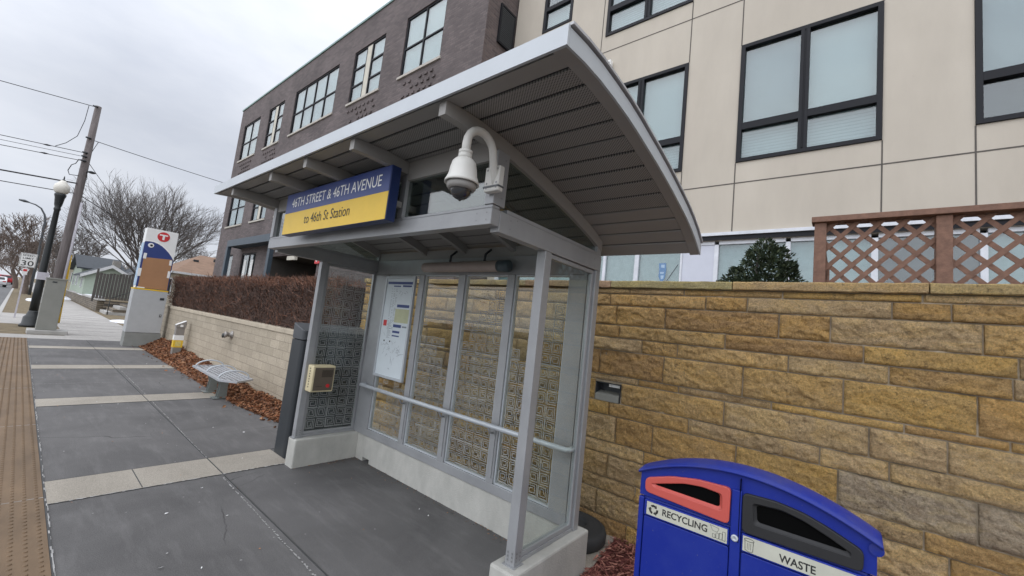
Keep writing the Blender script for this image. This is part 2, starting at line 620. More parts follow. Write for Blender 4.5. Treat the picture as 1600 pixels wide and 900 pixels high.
M['wood_pole'] = mat('pole_wood', (0.15, 0.130, 0.126), 0.9, 0, 0.3, 3, 0.4, 40, stretch=(6, 6, 0.5))
M['pvc'] = mat('grey_conduit', (0.50, 0.48, 0.52), 0.6)
M['guard'] = mat('guard_yellow', (0.72, 0.45, 0.02), 0.5)
M['wire'] = mat('wire_black', (0.03, 0.03, 0.035), 0.7)
M['globe'] = mat('globe_white', (0.70, 0.67, 0.60), 0.3, 0, 0.05)
M['fence'] = mat('weathered_fence', (0.085, 0.078, 0.072), 0.9, 0, 0.35, 3, 0.3, 40, stretch=(8, 8, 0.6))
M['ledge'] = brickmat('ledge_stone', (0.22, 0.18, 0.13), (0.13, 0.11, 0.085), (0.07, 0.06, 0.05), bw=0.35, bh=0.13, ms=0.02)
M['green_siding'] = mat('pale_green_siding', (0.34, 0.40, 0.33), 0.8, 0, 0.05)
M['cream_siding'] = mat('cream_siding', (0.44, 0.40, 0.31), 0.8)
M['white_siding'] = mat('white_siding', (0.56, 0.57, 0.58), 0.8)
M['shingle'] = mat('dark_shingle', (0.055, 0.062, 0.07), 0.9, 0, 0.2, 5)
M['shingle_brown'] = mat('brown_shingle', (0.215, 0.135, 0.09), 0.9, 0, 0.2, 3)
M['chimney'] = mat('chimney_block', (0.33, 0.31, 0.28), 0.9)
M['callbox'] = mat('ivory_case', (0.62, 0.54, 0.34), 0.5)
M['callface'] = mat('bronze_plate', (0.165, 0.135, 0.105), 0.35, 0.5)
M['mappaper'] = mat('map_paper', (0.60, 0.66, 0.69), 0.6, 0, 0.03)
M['mapgreen'] = mat('map_green', (0.48, 0.50, 0.32), 0.6)
M['mapline'] = mat('map_ink', (0.20, 0.23, 0.26), 0.6)
M['lamptube'] = mat('lamp_cover', (0.36, 0.30, 0.275), 0.4)
M['tubecap'] = mat('lamp_cap', (0.06, 0.085, 0.10), 0.5)
M['amber'] = mat('amber_grille', (0.50, 0.36, 0.17), 0.5)
M['carwhite'] = mat('car_white', (0.70, 0.70, 0.71), 0.25)
M['carred'] = mat('car_red', (0.32, 0.02, 0.025), 0.25)
M['carglass'] = mat('car_glass', (0.02, 0.025, 0.03), 0.08)
M['tyre'] = mat('car_tyre', (0.02, 0.02, 0.02), 0.8)
M['taillight'] = mat('tail_light', (0.5, 0.02, 0.02), 0.3)
M['poster'] = mat('poster_blue', (0.13, 0.24, 0.42), 0.6)
M['poster_pale'] = mat('poster_pale_blue', (0.36, 0.48, 0.60), 0.6)


# etched glass lines: half see-through frost
def etch_mat():
    m = bpy.data.materials.new('etched_lines')
    m.use_nodes = True
    t = m.node_tree
    b = t.nodes['Principled BSDF']
    b.inputs['Base Color'].default_value = (0.41, 0.43, 0.42, 1)
    b.inputs['Roughness'].default_value = 0.9
    b.inputs['Alpha'].default_value = 0.66
    return m
M['etch'] = etch_mat()


def perforated():
    m, t, b = newmat('perforated_soffit')
    b.inputs['Roughness'].default_value = 0.55
    co = tnode(t, "ShaderNodeTexCoord").outputs['Object']
    mp_ = tnode(t, "ShaderNodeMapping", Scale=(1, 1, 0), Rotation=(0, 0, R(45)))
    t.links.new(co, mp_.inputs[0])
    v = t.nodes.new("ShaderNodeTexVoronoi")
    v.inputs['Scale'].default_value = 88
    v.inputs['Randomness'].default_value = 0
    t.links.new(mp_.outputs[0], v.inputs['Vector'])
    r = ramp(t, [(0.26, (0.07, 0.068, 0.065)), (0.38, (0.30, 0.29, 0.275))])
    t.links.new(v.outputs['Distance'], r.inputs[0])
    t.links.new(r.outputs[0], b.inputs['Base Color'])
    return m
M['perf'] = perforated()


def tanmat():
    m, t, b = newmat('tan_panel')
    b.inputs['Roughness'].default_value = 0.85
    co = tnode(t, "ShaderNodeTexCoord").outputs['Object']
    mp_ = tnode(t, "ShaderNodeMapping", Scale=(1, 1.3, 0.35))
    t.links.new(co, mp_.inputs[0])
    n1 = tnode(t, "ShaderNodeTexNoise", Scale=1.7, Detail=8, Roughness=0.65)
    t.links.new(mp_.outputs[0], n1.inputs['Vector'])
    r1 = ramp(t, [(0.30, (0.470, 0.424, 0.358)), (0.55, (0.505, 0.457, 0.386)), (0.78, (0.53, 0.482, 0.410))])
    t.links.new(n1.outputs[0], r1.inputs[0])
    n2 = tnode(t, "ShaderNodeTexNoise", Scale=0.55, Detail=5)
    t.links.new(co, n2.inputs['Vector'])
    r2 = ramp(t, [(0.32, (0.92, 0.915, 0.91)), (0.68, (1.05, 1.05, 1.05))])
    t.links.new(n2.outputs[0], r2.inputs[0])
    c = mixc(t, 1.0, r1.outputs[0], r2.outputs[0], 'MULTIPLY')
    n3 = tnode(t, "ShaderNodeTexNoise", Scale=7.0, Detail=9, Roughness=0.75)
    t.links.new(co, n3.inputs['Vector'])
    r3 = ramp(t, [(0.62, (0, 0, 0)), (0.80, (0.35, 0.35, 0.35))])
    t.links.new(n3.outputs[0], r3.inputs[0])
    c = mixc(t, r3.outputs[0], c, (0.36, 0.30, 0.24))
    t.links.new(c, b.inputs['Base Color'])
    n4 = tnode(t, "ShaderNodeTexNoise", Scale=90, Detail=4)
    t.links.new(co, n4.inputs['Vector'])
    bumpn(t, b, n4.outputs[0], 0.12, 0.01)
    return m
M['tan'] = tanmat()


def scuffed(name, col, worn, amount):
    m, t, b = newmat(name)
    b.inputs['Roughness'].default_value = 0.5
    b.inputs['Specular IOR Level'].default_value = 0.3
    co = tnode(t, "ShaderNodeTexCoord").outputs['Object']
    n1 = tnode(t, "ShaderNodeTexNoise", Scale=3.5, Detail=9, Roughness=0.7)
    t.links.new(co, n1.inputs['Vector'])
    r1 = ramp(t, [(0.42, (0, 0, 0)), (0.75, (amount,) * 3)])
    t.links.new(n1.outputs[0], r1.inputs[0])
    c = mixc(t, r1.outputs[0], col, worn)
    mp_ = tnode(t, "ShaderNodeMapping", Scale=(1, 6, 40), Rotation=(0.4, 0, 0))
    t.links.new(co, mp_.inputs[0])
    n2 = tnode(t, "ShaderNodeTexNoise", Scale=5.0, Detail=6, Roughness=0.7)
    t.links.new(mp_.outputs[0], n2.inputs['Vector'])
    r2 = ramp(t, [(0.66, (0, 0, 0)), (0.74, (0.28,) * 3)])
    t.links.new(n2.outputs[0], r2.inputs[0])
    c = mixc(t, r2.outputs[0], c, tuple(min(1, q * 1.6 + 0.05) for q in worn))
    n3 = tnode(t, "ShaderNodeTexNoise", Scale=120.0, Detail=3)
    t.links.new(co, n3.inputs['Vector'])
    r3 = ramp(t, [(0.70, (0, 0, 0)), (0.74, (0.35,) * 3)])
    t.links.new(n3.outputs[0], r3.inputs[0])
    c = mixc(t, r3.outputs[0], c, (0.16, 0.15, 0.16))
    t.links.new(c, b.inputs['Base Color'])
    rr = ramp(t, [(0.3, (0.38,) * 3), (0.7, (0.62,) * 3)])
    t.links.new(n1.outputs[0], rr.inputs[0])
    t.links.new(rr.outputs[0], b.inputs['Roughness'])
    bumpn(t, b, n3.outputs[0], 0.06, 0.004)
    return m
M['binblue'] = scuffed('blue_plastic', (0.007, 0.021, 0.235), (0.020, 0.040, 0.26), 0.6)
M['binlid'] = scuffed('weathered_blue_plastic', (0.008, 0.022, 0.22), (0.055, 0.058, 0.15), 0.9)


def stonemat():
    m, t, b = newmat('split_face_sandstone')
    b.inputs['Roughness'].default_value = 0.9
    b.inputs['Specular IOR Level'].default_value = 0.2
    co = tnode(t, "ShaderNodeTexCoord").outputs['Object']
    at = t.nodes.new("ShaderNodeAttribute")
    at.attribute_name = 'tint'
    n1 = tnode(t, "ShaderNodeTexNoise", Scale=4.5, Detail=8, Roughness=0.7, Distortion=0.6)
    mp_ = tnode(t, "ShaderNodeMapping", Scale=(1, 0.8, 2.0))
    t.links.new(co, mp_.inputs[0])
    t.links.new(mp_.outputs[0], n1.inputs['Vector'])
    r1 = ramp(t, [(0.30, (0.80, 0.70, 0.58)), (0.46, (1.08, 1.03, 0.97)), (0.58, (1.18, 1.08, 0.86)), (0.74, (1.34, 1.28, 1.14))])
    t.links.new(n1.outputs[0], r1.inputs[0])
    c = mixc(t, 1.0, at.outputs['Color'], r1.outputs[0], 'MULTIPLY')
    # small pit shadows of the rough face, painted as dark brown speckle
    n2 = tnode(t, "ShaderNodeTexNoise", Scale=34, Detail=6, Roughness=0.7)
    t.links.new(co, n2.inputs['Vector'])
    r2 = ramp(t, [(0.53, (0, 0, 0)), (0.66, (1, 1, 1))])
    t.links.new(n2.outputs[0], r2.inputs[0])
    n3 = tnode(t, "ShaderNodeTexNoise", Scale=2.3, Detail=4)
    t.links.new(co, n3.inputs['Vector'])
    r3 = ramp(t, [(0.48, (0.12, 0.12, 0.12)), (0.66, (0.62, 0.62, 0.62))])
    t.links.new(n3.outputs[0], r3.inputs[0])
    mm = t.nodes.new("ShaderNodeMath")
    mm.operation = 'MULTIPLY'
    t.links.new(r2.outputs[0], mm.inputs[0])
    t.links.new(r3.outputs[0], mm.inputs[1])
    c = mixc(t, mm.outputs[0], c, (0.085, 0.06, 0.045))
    n5 = tnode(t, "ShaderNodeTexNoise", Scale=85, Detail=6, Roughness=0.8)  # finer grain, pit darks and highlights put into the stone colour
    t.links.new(co, n5.inputs['Vector'])
    r5 = ramp(t, [(0.34, (0.66, 0.61, 0.55)), (0.50, (1.0, 1.0, 1.0)), (0.66, (1.28, 1.25, 1.18))])
    t.links.new(n5.outputs[0], r5.inputs[0])
    c = mixc(t, 1.0, c, r5.outputs[0], 'MULTIPLY')
    t.links.new(c, b.inputs['Base Color'])
    n4 = tnode(t, "ShaderNodeTexNoise", Scale=42, Detail=9, Roughness=0.8)
    t.links.new(co, n4.inputs['Vector'])
    bumpn(t, b, n4.outputs[0], 1.0, 0.06)
    return m
M['stone'] = stonemat()

X_, Y_, Z_ = Vector((1, 0, 0)), Vector((0, 1, 0)), Vector((0, 0, 1))
NX, NY = -X_, -Y_

# ---------------------------------------------------------------- ground, road, pavements
def slab(name, x0, x1, y0, y1, z0, z1, m, kind='structure', bevel=0):
    o = MB().box(x0, x1, y0, y1, z0, z1).build(name, m, bevel=bevel)
    return tag(o, kind=kind)

g = MB()
g.quad((-500, -500, -0.17), (500, -500, -0.17), (500, 800, -0.17), (-500, 800, -0.17))
tag(g.build('ground', M['grass']), kind='structure')
slab('road', -13.0, -0.42, -60, 420, -0.166, -0.15, M['road'])
slab('kerb', -0.42, -0.27, -60, 420, -0.165, 0.0, M['kerb'], bevel=0.012)
slab('platform', -0.27, 2.90, -8, 17.62, -0.16, 0.0, M['platform'])
slab('planting_strip', 2.90, 3.60, -8, 17.62, -0.16, -0.012, M['soil'])
slab('sidewalk', 1.15, 3.15, 17.62, 240, -0.16, -0.002, M['sidewalk'])
slab('crosswalk_pad', -0.27, 1.15, 17.62, 18.75, -0.16, -0.002, M['sidewalk'])
slab('boulevard', -0.27, 1.15, 18.75, 240, -0.16, -0.012, M['grass'])
slab('driveway_pad', -0.27, 1.15, 22.8, 29.0, -0.011, -0.004, M['sidewalk'])
slab('lawn', 3.15, 60, 17.62, 240, -0.16, -0.012, M['grass'])
slab('raised_yard', 3.62, 40, 36.6, 66, -0.011, 0.72, M['grass'])
slab('terrace', 3.70, 7.0, -12, 6.0, -0.16, 1.86, M['soil'])
slab('hedge_bed', 3.30, 6.0, 6.3, 17.0, -0.16, 1.22, M['soil'])

b = MB()
for y in (4.65, 8.25, 11.70, 15.15, 1.12, -2.4):
    x1 = {4.65: 2.14, 8.25: 2.55, 11.70: 2.72, 15.15: 2.80}.get(y, 2.05)
    if y > 2:
        b.box(0.385, 1.52, y, y + 0.525, 0.0005, 0.004)
        b.box(1.532, x1, y, y + 0.525, 0.0005, 0.004)
tag(b.build('concrete_band', M['band']), kind='structure')
# whitish salt bloom along joints
s = MB()
def salt_line(p, q, wd, n=60):
    p, q = Vector(p), Vector(q)
    d = (q - p)
    sd_ = Vector((-d.y, d.x, 0)).normalized()
    for k in range(n):
        a, c = k / n, (k + 1) / n
        if rnd.random() < 0.3:
            continue
        w1 = wd * rnd.uniform(0.15, 0.75)
        off = rnd.uniform(-0.004, 0.004)
        A = p + d * a + sd_ * off
        B = p + d * c + sd_ * off
        s.quad(A - sd_ * w1 / 2, B - sd_ * w1 / 2, B + sd_ * w1 / 2, A + sd_ * w1 / 2)
salt_line((0.385, 4.645, 0.0062), (2.10, 4.635, 0.0062), 0.022, 90)
salt_line((0.382, 2.2, 0.0066), (0.386, 17.6, 0.0066), 0.012, 300)
salt_line((1.46, 2.2, 0.0062), (1.50, 4.6, 0.0062), 0.018, 140)
salt_line((1.525, 5.2, 0.0062), (1.56, 8.2, 0.0062), 0.012, 160)
salt_line((1.57, 8.8, 0.0062), (1.60, 15.1, 0.0062), 0.012, 160)
salt_line((0.39, 15.14, 0.0062), (2.7, 15.16, 0.0062), 0.05, 60)
salt_line((0.39, 10.0, 0.0062), (1.5, 10.02, 0.0062), 0.012, 60)
tag(s.build('salt_residue', M['salt']), kind='structure')
# dark joints in the paving
j = MB()
for y in (4.64, 5.178, 8.245, 8.78, 11.695, 12.23, 15.145):
    j.box(0.385, 2.5, y - 0.004, y + 0.003, 0.0008, 0.0050)
j.box(1.522, 1.530, -6, 17.6, 0.0008, 0.0052)
j.box(0.372, 0.385, -6, 17.6, 0.0008, 0.0055)
j.box(0.93, 0.937, 4.66, 5.17, 0.0008, 0.0054)
for y in (19.2, 20.8, 22.4, 24.0, 25.6, 27.2, 28.8, 30.4, 32.0, 33.6, 35.2):
    j.box(1.16, 3.14, y, y + 0.012, -0.001, 0.0006)
tag(j.build('paving_joint', M['soffit_dark']), kind='structure')

# tactile warning strip with its rows of domes
t = MB()
t.box(-0.25, 0.37, -6, 17.6, 0.0004, 0.006)
yy = 2.0
while yy < 17.5:
    near = yy < 7
    n = 7 if near else 5
    for k in range(10):
        x = -0.215 + k * 0.061
        r0, r1 = 0.0125, 0.0085
        h = 0.0062
        i0 = t.pts([(x + r0 * math.cos(2 * math.pi * q / n), yy + r0 * math.sin(2 * math.pi * q / n), h) for q in range(n)])
        i1 = t.pts([(x + r1 * math.cos(2 * math.pi * q / n), yy + r1 * math.sin(2 * math.pi * q / n), h + 0.0055) for q in range(n)])
        for q in range(n):
            t.face((i0 + q, i0 + (q + 1) % n, i1 + (q + 1) % n, i1 + q))
        t.face(tuple(i1 + q for q in range(n)))
    yy += 0.061
for y in (1.15, 3.58, 6.0, 8.45, 10.9, 13.3, 15.7):
    t.use(M['tactile'])
    t.cur = 0
tag(t.build('tactile_paving', M['tactile']), kind='structure')
tj = MB()
for y in (4.80, 7.24, 9.68, 12.12, 14.56, 17.0):
    tj.box(-0.25, 0.37, y, y + 0.006, 0.0058, 0.0072)
tag(tj.build('tactile_joint', M['salt']), kind='structure')

# scattered litter flecks on the paving
fl = MB()
for k in range(70):
    x, y = rnd.uniform(0.45, 2.6), rnd.uniform(2.4, 14)
    a = rnd.uniform(0, 3.14)
    l_, w_ = rnd.uniform(0.005, 0.017), rnd.uniform(0.003, 0.007)
    dx, dy = math.cos(a), math.sin(a)
    fl.use(M['white'] if rnd.random() < 0.35 else (M['leaf2'] if rnd.random() < 0.6 else M['salt']))
    P = [Vector((x, y, 0.006)) + Vector((dx, dy, 0)) * (sa * l_) + Vector((-dy, dx, 0)) * (sb * w_) + Z_ * rnd.uniform(0, 0.006) for sa, sb in ((-1, -0.4), (0.2, -1), (1, 0.3), (-0.3, 1))]
    fl.quad(*P)
for k in range(420):     # grit and leaf crumbs swept against the shelter base
    side = rnd.random()
    d_ = abs(rnd.gauss(0, 0.05))
    if side < 0.45:
        x, y = 2.81 - d_, rnd.uniform(1.65, 4.44)
    elif side < 0.75:
        x, y = 2.45 + abs(rnd.gauss(0, 0.16)) if rnd.random() < 0.6 else rnd.uniform(2.1, 2.8), 4.455 - d_
        x = min(x, 2.8)
    else:
        x, y = rnd.uniform(2.05, 2.8), 1.63 + d_
    fl.use(rnd.choice([M['soil'], M['leaf3'], M['soil'], M['leaf2'], M['charcoal']]))
    a = rnd.uniform(0, 3.14)
    l_, w_ = rnd.uniform(0.003, 0.013), rnd.uniform(0.002, 0.006)
    dx, dy = math.cos(a), math.sin(a)
    fl.quad(*[Vector((x, y, 0.004)) + Vector((dx, dy, 0)) * (sa * l_) + Vector((-dy, dx, 0)) * (sb * w_) + Z_ * rnd.uniform(0, 0.005) for sa, sb in ((-1, -0.4), (0.2, -1), (1, 0.3), (-0.3, 1))])
tag(fl.build('litter_flecks'), 'small pale scraps and leaf bits scattered over the dark paving', 'litter', kind='stuff')

# snow patches
def snow(name, cx, cy, rx, ry, z, label):
    m_ = MB()
    n = 22
    rings = []
    for q, (f, h) in enumerate(((1.0, 0.0), (0.85, 0.05), (0.5, 0.085), (0.15, 0.10))):
        rings.append(m_.pts([(cx + rx * f * math.cos(2 * math.pi * k / n) * (1 + 0.25 * noise.noise(Vector((k * 0.7, cx, f)))),
                              cy + ry * f * math.sin(2 * math.pi * k / n) * (1 + 0.25 * noise.noise(Vector((k * 0.7, cy, f + 3)))), z + h) for k in range(n)]))
    for q in range(3):
        for k in range(n):
            m_.face((rings[q] + k, rings[q] + (k + 1) % n, rings[q + 1] + (k + 1) % n, rings[q + 1] + k), True)
    m_.face(tuple(rings[3] + k for k in range(n)), True)
    o = m_.build(name, M['snow'])
    tag(o, label, 'snow', kind='structure')
snow('snow_patch', 3.45, 27.4, 0.40, 1.0, -0.012, None)
snow('snow_patch', 2.95, 60, 0.9, 5, 0.0, None)
snow('snow_patch', 0.75, 47, 0.25, 2.5, -0.012, None)
snow('snow_patch', 3.9, 48, 0.7, 4.5, 0.72, None)

# ---------------------------------------------------------------- sandstone wall
def stone_wall():
    root = thing('stone_wall', (3.6, 1.5, 0), 'tall golden sandstone wall of rough split blocks behind the bus shelter and blue bin', 'wall')
    XF = 3.575
    rows = [  # z top, z bottom, measured joints
        (2.205, 2.150, [1.539, 1.053, 0.35, -0.386]),
        (2.150, 2.036, [1.722, 0.876, 0.577, -0.246, -0.511]),
        (2.036, 1.854, [1.198, 0.366, 0.065, -0.636]),
        (1.854, 1.735, [1.609, 0.719, -0.111]),
        (1.735, 1.616, [1.383, 1.077, 0.299, -0.235]),
        (1.616, 1.387, [1.781, 1.183, 0.583, -0.012, -0.612]),
        (1.387, 1.330, [1.396, 1.05, 0.392, -0.308]),
        (1.330, 1.142, [1.545, 0.701, -0.145, -0.493]),
        (1.142, 1.022, [0.953, 0.104, -0.243]),
        (1.022, 0.790, [1.568, 1.236, 0.604, 0.005, -0.608]),
        (0.790, 0.680, [1.30, 0.45, -0.396]),
        (0.680, 0.480, [1.62, 0.98, 0.20, -0.5]),
        (0.480, 0.360, [1.35, 0.75, -0.1]),
        (0.360, 0.150, [1.7, 1.05, 0.3, -0.4]),
        (0.150, -0.05, [1.4, 0.6, -0.2]),
    ]
    rr = random.Random(21)
    Y0, Y1 = -3.2, 6.05
    mb = MB()
    tint = []
    hole = (1.550, 1.805, 1.142, 1.312)
    def patch(y0, y1, z0, z1, col, rough, xf, res):
        ny = max(4, int((y1 - y0) / res) + 2)
        nz = max(4, int((z1 - z0) / res) + 1)
        off = Vector((rr.uniform(0, 50), rr.uniform(0, 50), rr.uniform(0, 50)))
        tilt = rr.uniform(-0.006, 0.006)
        idx = []
        for a in range(ny + 1):
            col_i = []
            for c in range(nz + 1):
                fa, fc = a / ny, c / nz
                if a == 1: fa = 0.003 / (y1 - y0)
                if a == ny - 1: fa = 1 - 0.003 / (y1 - y0)
                if c == 1: fc = 0.003 / (z1 - z0)
                if c == nz - 1: fc = 1 - 0.003 / (z1 - z0)
                y, z = y0 + (y1 - y0) * fa, z0 + (z1 - z0) * fc
                e = min(a, ny - a, c, nz - c)
                if e == 0:
                    x = xf + 0.022
                else:
                    p = Vector((y * 1.7, z * 2.1, 0)) + off
                    h = 0.50 * noise.fractal(p * 2.6, 0.7, 2.1, 6) + 0.40 * abs(noise.noise(p * 8.5)) + 0.5 * noise.noise(p * 21) + rr.uniform(-0.12, 0.12)
                    cell = noise.noise(Vector((round(y * 9 + 1.4 * noise.noise(p * 4)), round(z * 14 + 1.5 * noise.noise(p * 5)), off.z)))
                    x = xf - rough * (0.3 + 0.75 * h + 0.45 * cell) + tilt * (fc - 0.5)
                    if e == 1:
                        x = 0.85 * x + 0.15 * (xf + 0.004)
                jy = 0.0 if (a in (0, 1, ny - 1, ny)) else rr.uniform(-0.15, 0.15) * (y1 - y0) / ny
                jz = 0.0 if (c in (0, 1, nz - 1, nz)) else rr.uniform(-0.15, 0.15) * (z1 - z0) / nz
                mb.v.append((x, y + jy, z + jz))
                tint.append(col)
                col_i.append(len(mb.v) - 1)
            idx.append(col_i)
        for a in range(ny):
            for c in range(nz):
                mb.face((idx[a][c], idx[a][c + 1], idx[a + 1][c + 1], idx[a + 1][c]), 0 < a < ny - 1 and 0 < c < nz - 1)
    pal = [(0.67, 0.475, 0.235), (0.63, 0.435, 0.21), (0.68, 0.475, 0.205), (0.62, 0.46, 0.265), (0.68, 0.52, 0.31), (0.60, 0.405, 0.19), (0.64, 0.49, 0.30), (0.56, 0.375, 0.19)]
    for (zt, zb, js) in rows:
        js = sorted(js)
        y = max(js)
        up = []
        while True:
            y += rr.uniform(0.32, 0.85) * (1.25 if zt - zb < 0.13 else 1)
            if y > Y1 - 0.2:
                break
            up.append(y)
        y = min(js)
        dn = []
        while True:
            y -= rr.uniform(0.4, 0.9)
            if y < Y0 + 0.2:
                break
            dn.append(y)
        cuts = [Y0] + sorted(dn + js + up) + [Y1]
        for k in range(len(cuts) - 1):
            a, b_ = cuts[k] + 0.003, cuts[k + 1] - 0.003
            col = rr.choice(pal)
            f = rr.uniform(0.88, 1.08)
            col = tuple(q * f for q in col)
            if (zt, k) and zt == 1.022 and a < -0.5 < b_ + 0.6:
                col = (0.54, 0.465, 0.36)
            res = 0.0135 if a < 2.1 else 0.022
            parts_ = [(a, b_, zb + 0.003, zt - 0.003)]
            if zt == 1.330 and a < hole[1] and b_ > hole[0]:
                parts_ = []
                if a < hole[0] - 0.05:
                    parts_.append((a, hole[0] - 0.004, zb + 0.003, zt - 0.003))
                lo, hi = max(a, hole[0]), min(b_, hole[1])
                if b_ > hole[1] + 0.05:
                    parts_.append((hole[1] + 0.004, b_, zb + 0.003, zt - 0.003))
            for (p0, p1, q0, q1) in parts_:
                patch(p0, p1, q0, q1, col, 0.031 if zt - zb > 0.09 else 0.018, XF, res)
    me_o = mb.build('blocks', M['stone'], root)
    ca = me_o.data.color_attributes.new('tint', 'FLOAT_COLOR', 'POINT')
    for i, c_ in enumerate(tint):
        ca.data[i].color = (c_[0], c_[1], c_[2], 1)
    # mortar core
    co = MB()
    co.box(3.583, 3.70, Y0, hole[0], -0.1, 2.205)
    co.box(3.583, 3.70, hole[1], Y1, -0.1, 2.205)
    co.box(3.583, 3.70, hole[0], hole[1], -0.1, hole[2])
    co.box(3.583, 3.70, hole[0], hole[1], hole[3], 2.205)
    co.box(3.70, 3.86, Y0, Y1, -0.1, 2.20)
    # return at the far end
    co.box(3.86, 6.0, Y1 - 0.25, Y1, 1.0, 2.20)
    co.build('mortar', mat('wall_mortar', (0.36, 0.30, 0.215), 0.95, 0, 0.2, 20), root)
    # coping stones
    mb2 = MB()
    tint2 = tint
    n0 = len(tint)
    mbk = mb
    cuts = [Y0, -2.4, -1.5, -0.413, 0.682, 1.72, 2.75, 3.8, 4.85, Y1 + 0.03]
    cp = MB()
    t2 = []
    for k in range(len(cuts) - 1):
        a, b_ = cuts[k] + 0.004, cuts[k + 1] - 0.004
        col = tuple(q * rr.uniform(0.92, 1.08) for q in (0.54, 0.43, 0.265))
        n = 40
        prof = [(3.86, 2.206), (3.547, 2.206), (3.541, 2.213), (3.541, 2.262), (3.548, 2.271), (3.86, 2.273)]
        ring = []
        for q in range(n + 1):
            y = a + (b_ - a) * q / n
            i = cp.pts([(x + (0.007 * noise.noise(Vector((y * 14, z * 40, x))) if x < 3.6 else 0), y, z + (0.004 * noise.noise(Vector((y * 11, z * 20, 5))) if x < 3.6 else 0)) for x, z in prof])
            t2 += [col] * len(prof)
            ring.append(i)
        m_ = len(prof)
        for q in range(n):
            for s_ in range(m_):
                cp.face((ring[q] + s_, ring[q] + (s_ + 1) % m_, ring[q + 1] + (s_ + 1) % m_, ring[q + 1] + s_))
        cp.face(tuple(ring[0] + s_ for s_ in range(m_)))
        cp.face(tuple(ring[-1] + s_ for s_ in reversed(range(m_))))
    o = cp.build('coping', M['stone'], root)
    ca = o.data.color_attributes.new('tint', 'FLOAT_COLOR', 'POINT')
    for i, c_ in enumerate(t2):
        ca.data[i].color = (c_[0], c_[1], c_[2], 1)
    # recessed wall light
    rt = thing('recessed_wall_light', (3.58, 1.68, 1.142), 'small recessed metal light fitting in the sandstone wall beside the shelter post', 'wall light')
    h = MB()
    y0, y1, z0, z1 = hole[0] + 0.004, hole[1] - 0.004, hole[2] + 0.003, hole[3] - 0.003
    h.box(3.675, 3.682, y0, y1, z0, z1)
    h.box(3.575, 3.675, y0, y0 + 0.006, z0, z1)
    h.box(3.575, 3.675, y1 - 0.006, y1, z0, z1)
    h.box(3.575, 3.675, y0 + 0.006, y1 - 0.006, z1 - 0.006, z1)
    h.build('housing', M['charcoal'], rt)
    p = MB()
    p.prism([(3.565, z0), (3.672, z0 + 0.075), (3.672, z0 + 0.082), (3.565, z0 + 0.055)], (0, y0 + 0.008, 0), X_, Z_, Y_, y1 - y0 - 0.016)
    p.build('louvre', M['cabinet'], rt)
    MB().box(3.60, 3.66, y0 + 0.012, y0 + 0.10, z1 - 0.034, z1 - 0.007).box(3.60, 3.66, y0 + 0.106, y0 + 0.125, z1 - 0.034, z1 - 0.007).build('lamp_holder', M['white'], rt)
stone_wall()

# ---------------------------------------------------------------- hedge wall, hedge, leaf bed
bw = thing('block_wall', (3.08, 11.5, 0), 'low buff concrete block retaining wall below the brown hedge', 'wall')
MB().box(3.085, 3.34, 6.02, 17.1, -0.1, 1.20).build('wall', M['block'], bw)
cpw = MB()
y = 6.03
while y < 17.0:
    cpw.box(3.065, 3.36, y, min(y + 0.395, 17.12), 1.202, 1.285)
    y += 0.40
cpw.build('coping', M['coping'], bw, bevel=0.008)
sp = thing('wall_hose_pipe', (3.085, 10.3, 0.91), 'dark brass pipe outlet sticking out of the buff block wall', 'pipe')
MB().lathe([(0.085, 0), (0.085, -0.012), (0.05, -0.014), (0.045, -0.10), (0.06, -0.10), (0.06, -0.14), (0.02, -0.142)], (3.084, 10.3, 0.93), 16, axis='x').build('outlet', M['validator'], sp)
MB().lathe([(0.045, 0), (0.05, -0.06), (0.03, -0.07)], (2.99, 10.37, 0.90), 12, axis='x').build('cap', M['blackmetal'], sp)

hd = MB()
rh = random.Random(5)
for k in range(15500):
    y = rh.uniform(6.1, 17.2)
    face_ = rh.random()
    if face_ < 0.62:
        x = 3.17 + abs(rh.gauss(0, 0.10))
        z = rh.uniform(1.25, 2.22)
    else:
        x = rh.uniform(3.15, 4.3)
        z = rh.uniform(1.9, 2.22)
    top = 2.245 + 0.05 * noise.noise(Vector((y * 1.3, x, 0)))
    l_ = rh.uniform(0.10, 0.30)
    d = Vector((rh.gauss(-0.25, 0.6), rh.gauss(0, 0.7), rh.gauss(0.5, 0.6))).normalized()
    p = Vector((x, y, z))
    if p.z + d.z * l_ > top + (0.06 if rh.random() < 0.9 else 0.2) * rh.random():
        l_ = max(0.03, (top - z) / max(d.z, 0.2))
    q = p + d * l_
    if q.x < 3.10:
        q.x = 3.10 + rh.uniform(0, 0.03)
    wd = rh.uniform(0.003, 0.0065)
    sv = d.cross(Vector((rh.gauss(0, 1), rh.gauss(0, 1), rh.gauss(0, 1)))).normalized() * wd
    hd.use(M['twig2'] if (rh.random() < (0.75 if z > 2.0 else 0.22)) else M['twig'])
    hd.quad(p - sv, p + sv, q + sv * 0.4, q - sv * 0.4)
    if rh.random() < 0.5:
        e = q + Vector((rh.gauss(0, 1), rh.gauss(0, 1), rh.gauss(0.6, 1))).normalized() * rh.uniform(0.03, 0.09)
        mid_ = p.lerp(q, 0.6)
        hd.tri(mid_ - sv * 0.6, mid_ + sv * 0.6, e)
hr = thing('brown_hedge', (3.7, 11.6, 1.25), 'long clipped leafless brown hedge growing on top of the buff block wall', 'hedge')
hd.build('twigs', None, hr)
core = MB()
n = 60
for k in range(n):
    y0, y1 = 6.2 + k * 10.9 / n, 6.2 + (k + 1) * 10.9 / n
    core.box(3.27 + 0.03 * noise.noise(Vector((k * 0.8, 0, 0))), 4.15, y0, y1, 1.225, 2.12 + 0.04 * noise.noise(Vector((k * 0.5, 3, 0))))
core.build('inner_branches', mat('hedge_core', (0.055, 0.032, 0.025), 0.95, 0, 0.6, 25, 0.8, 50), hr)

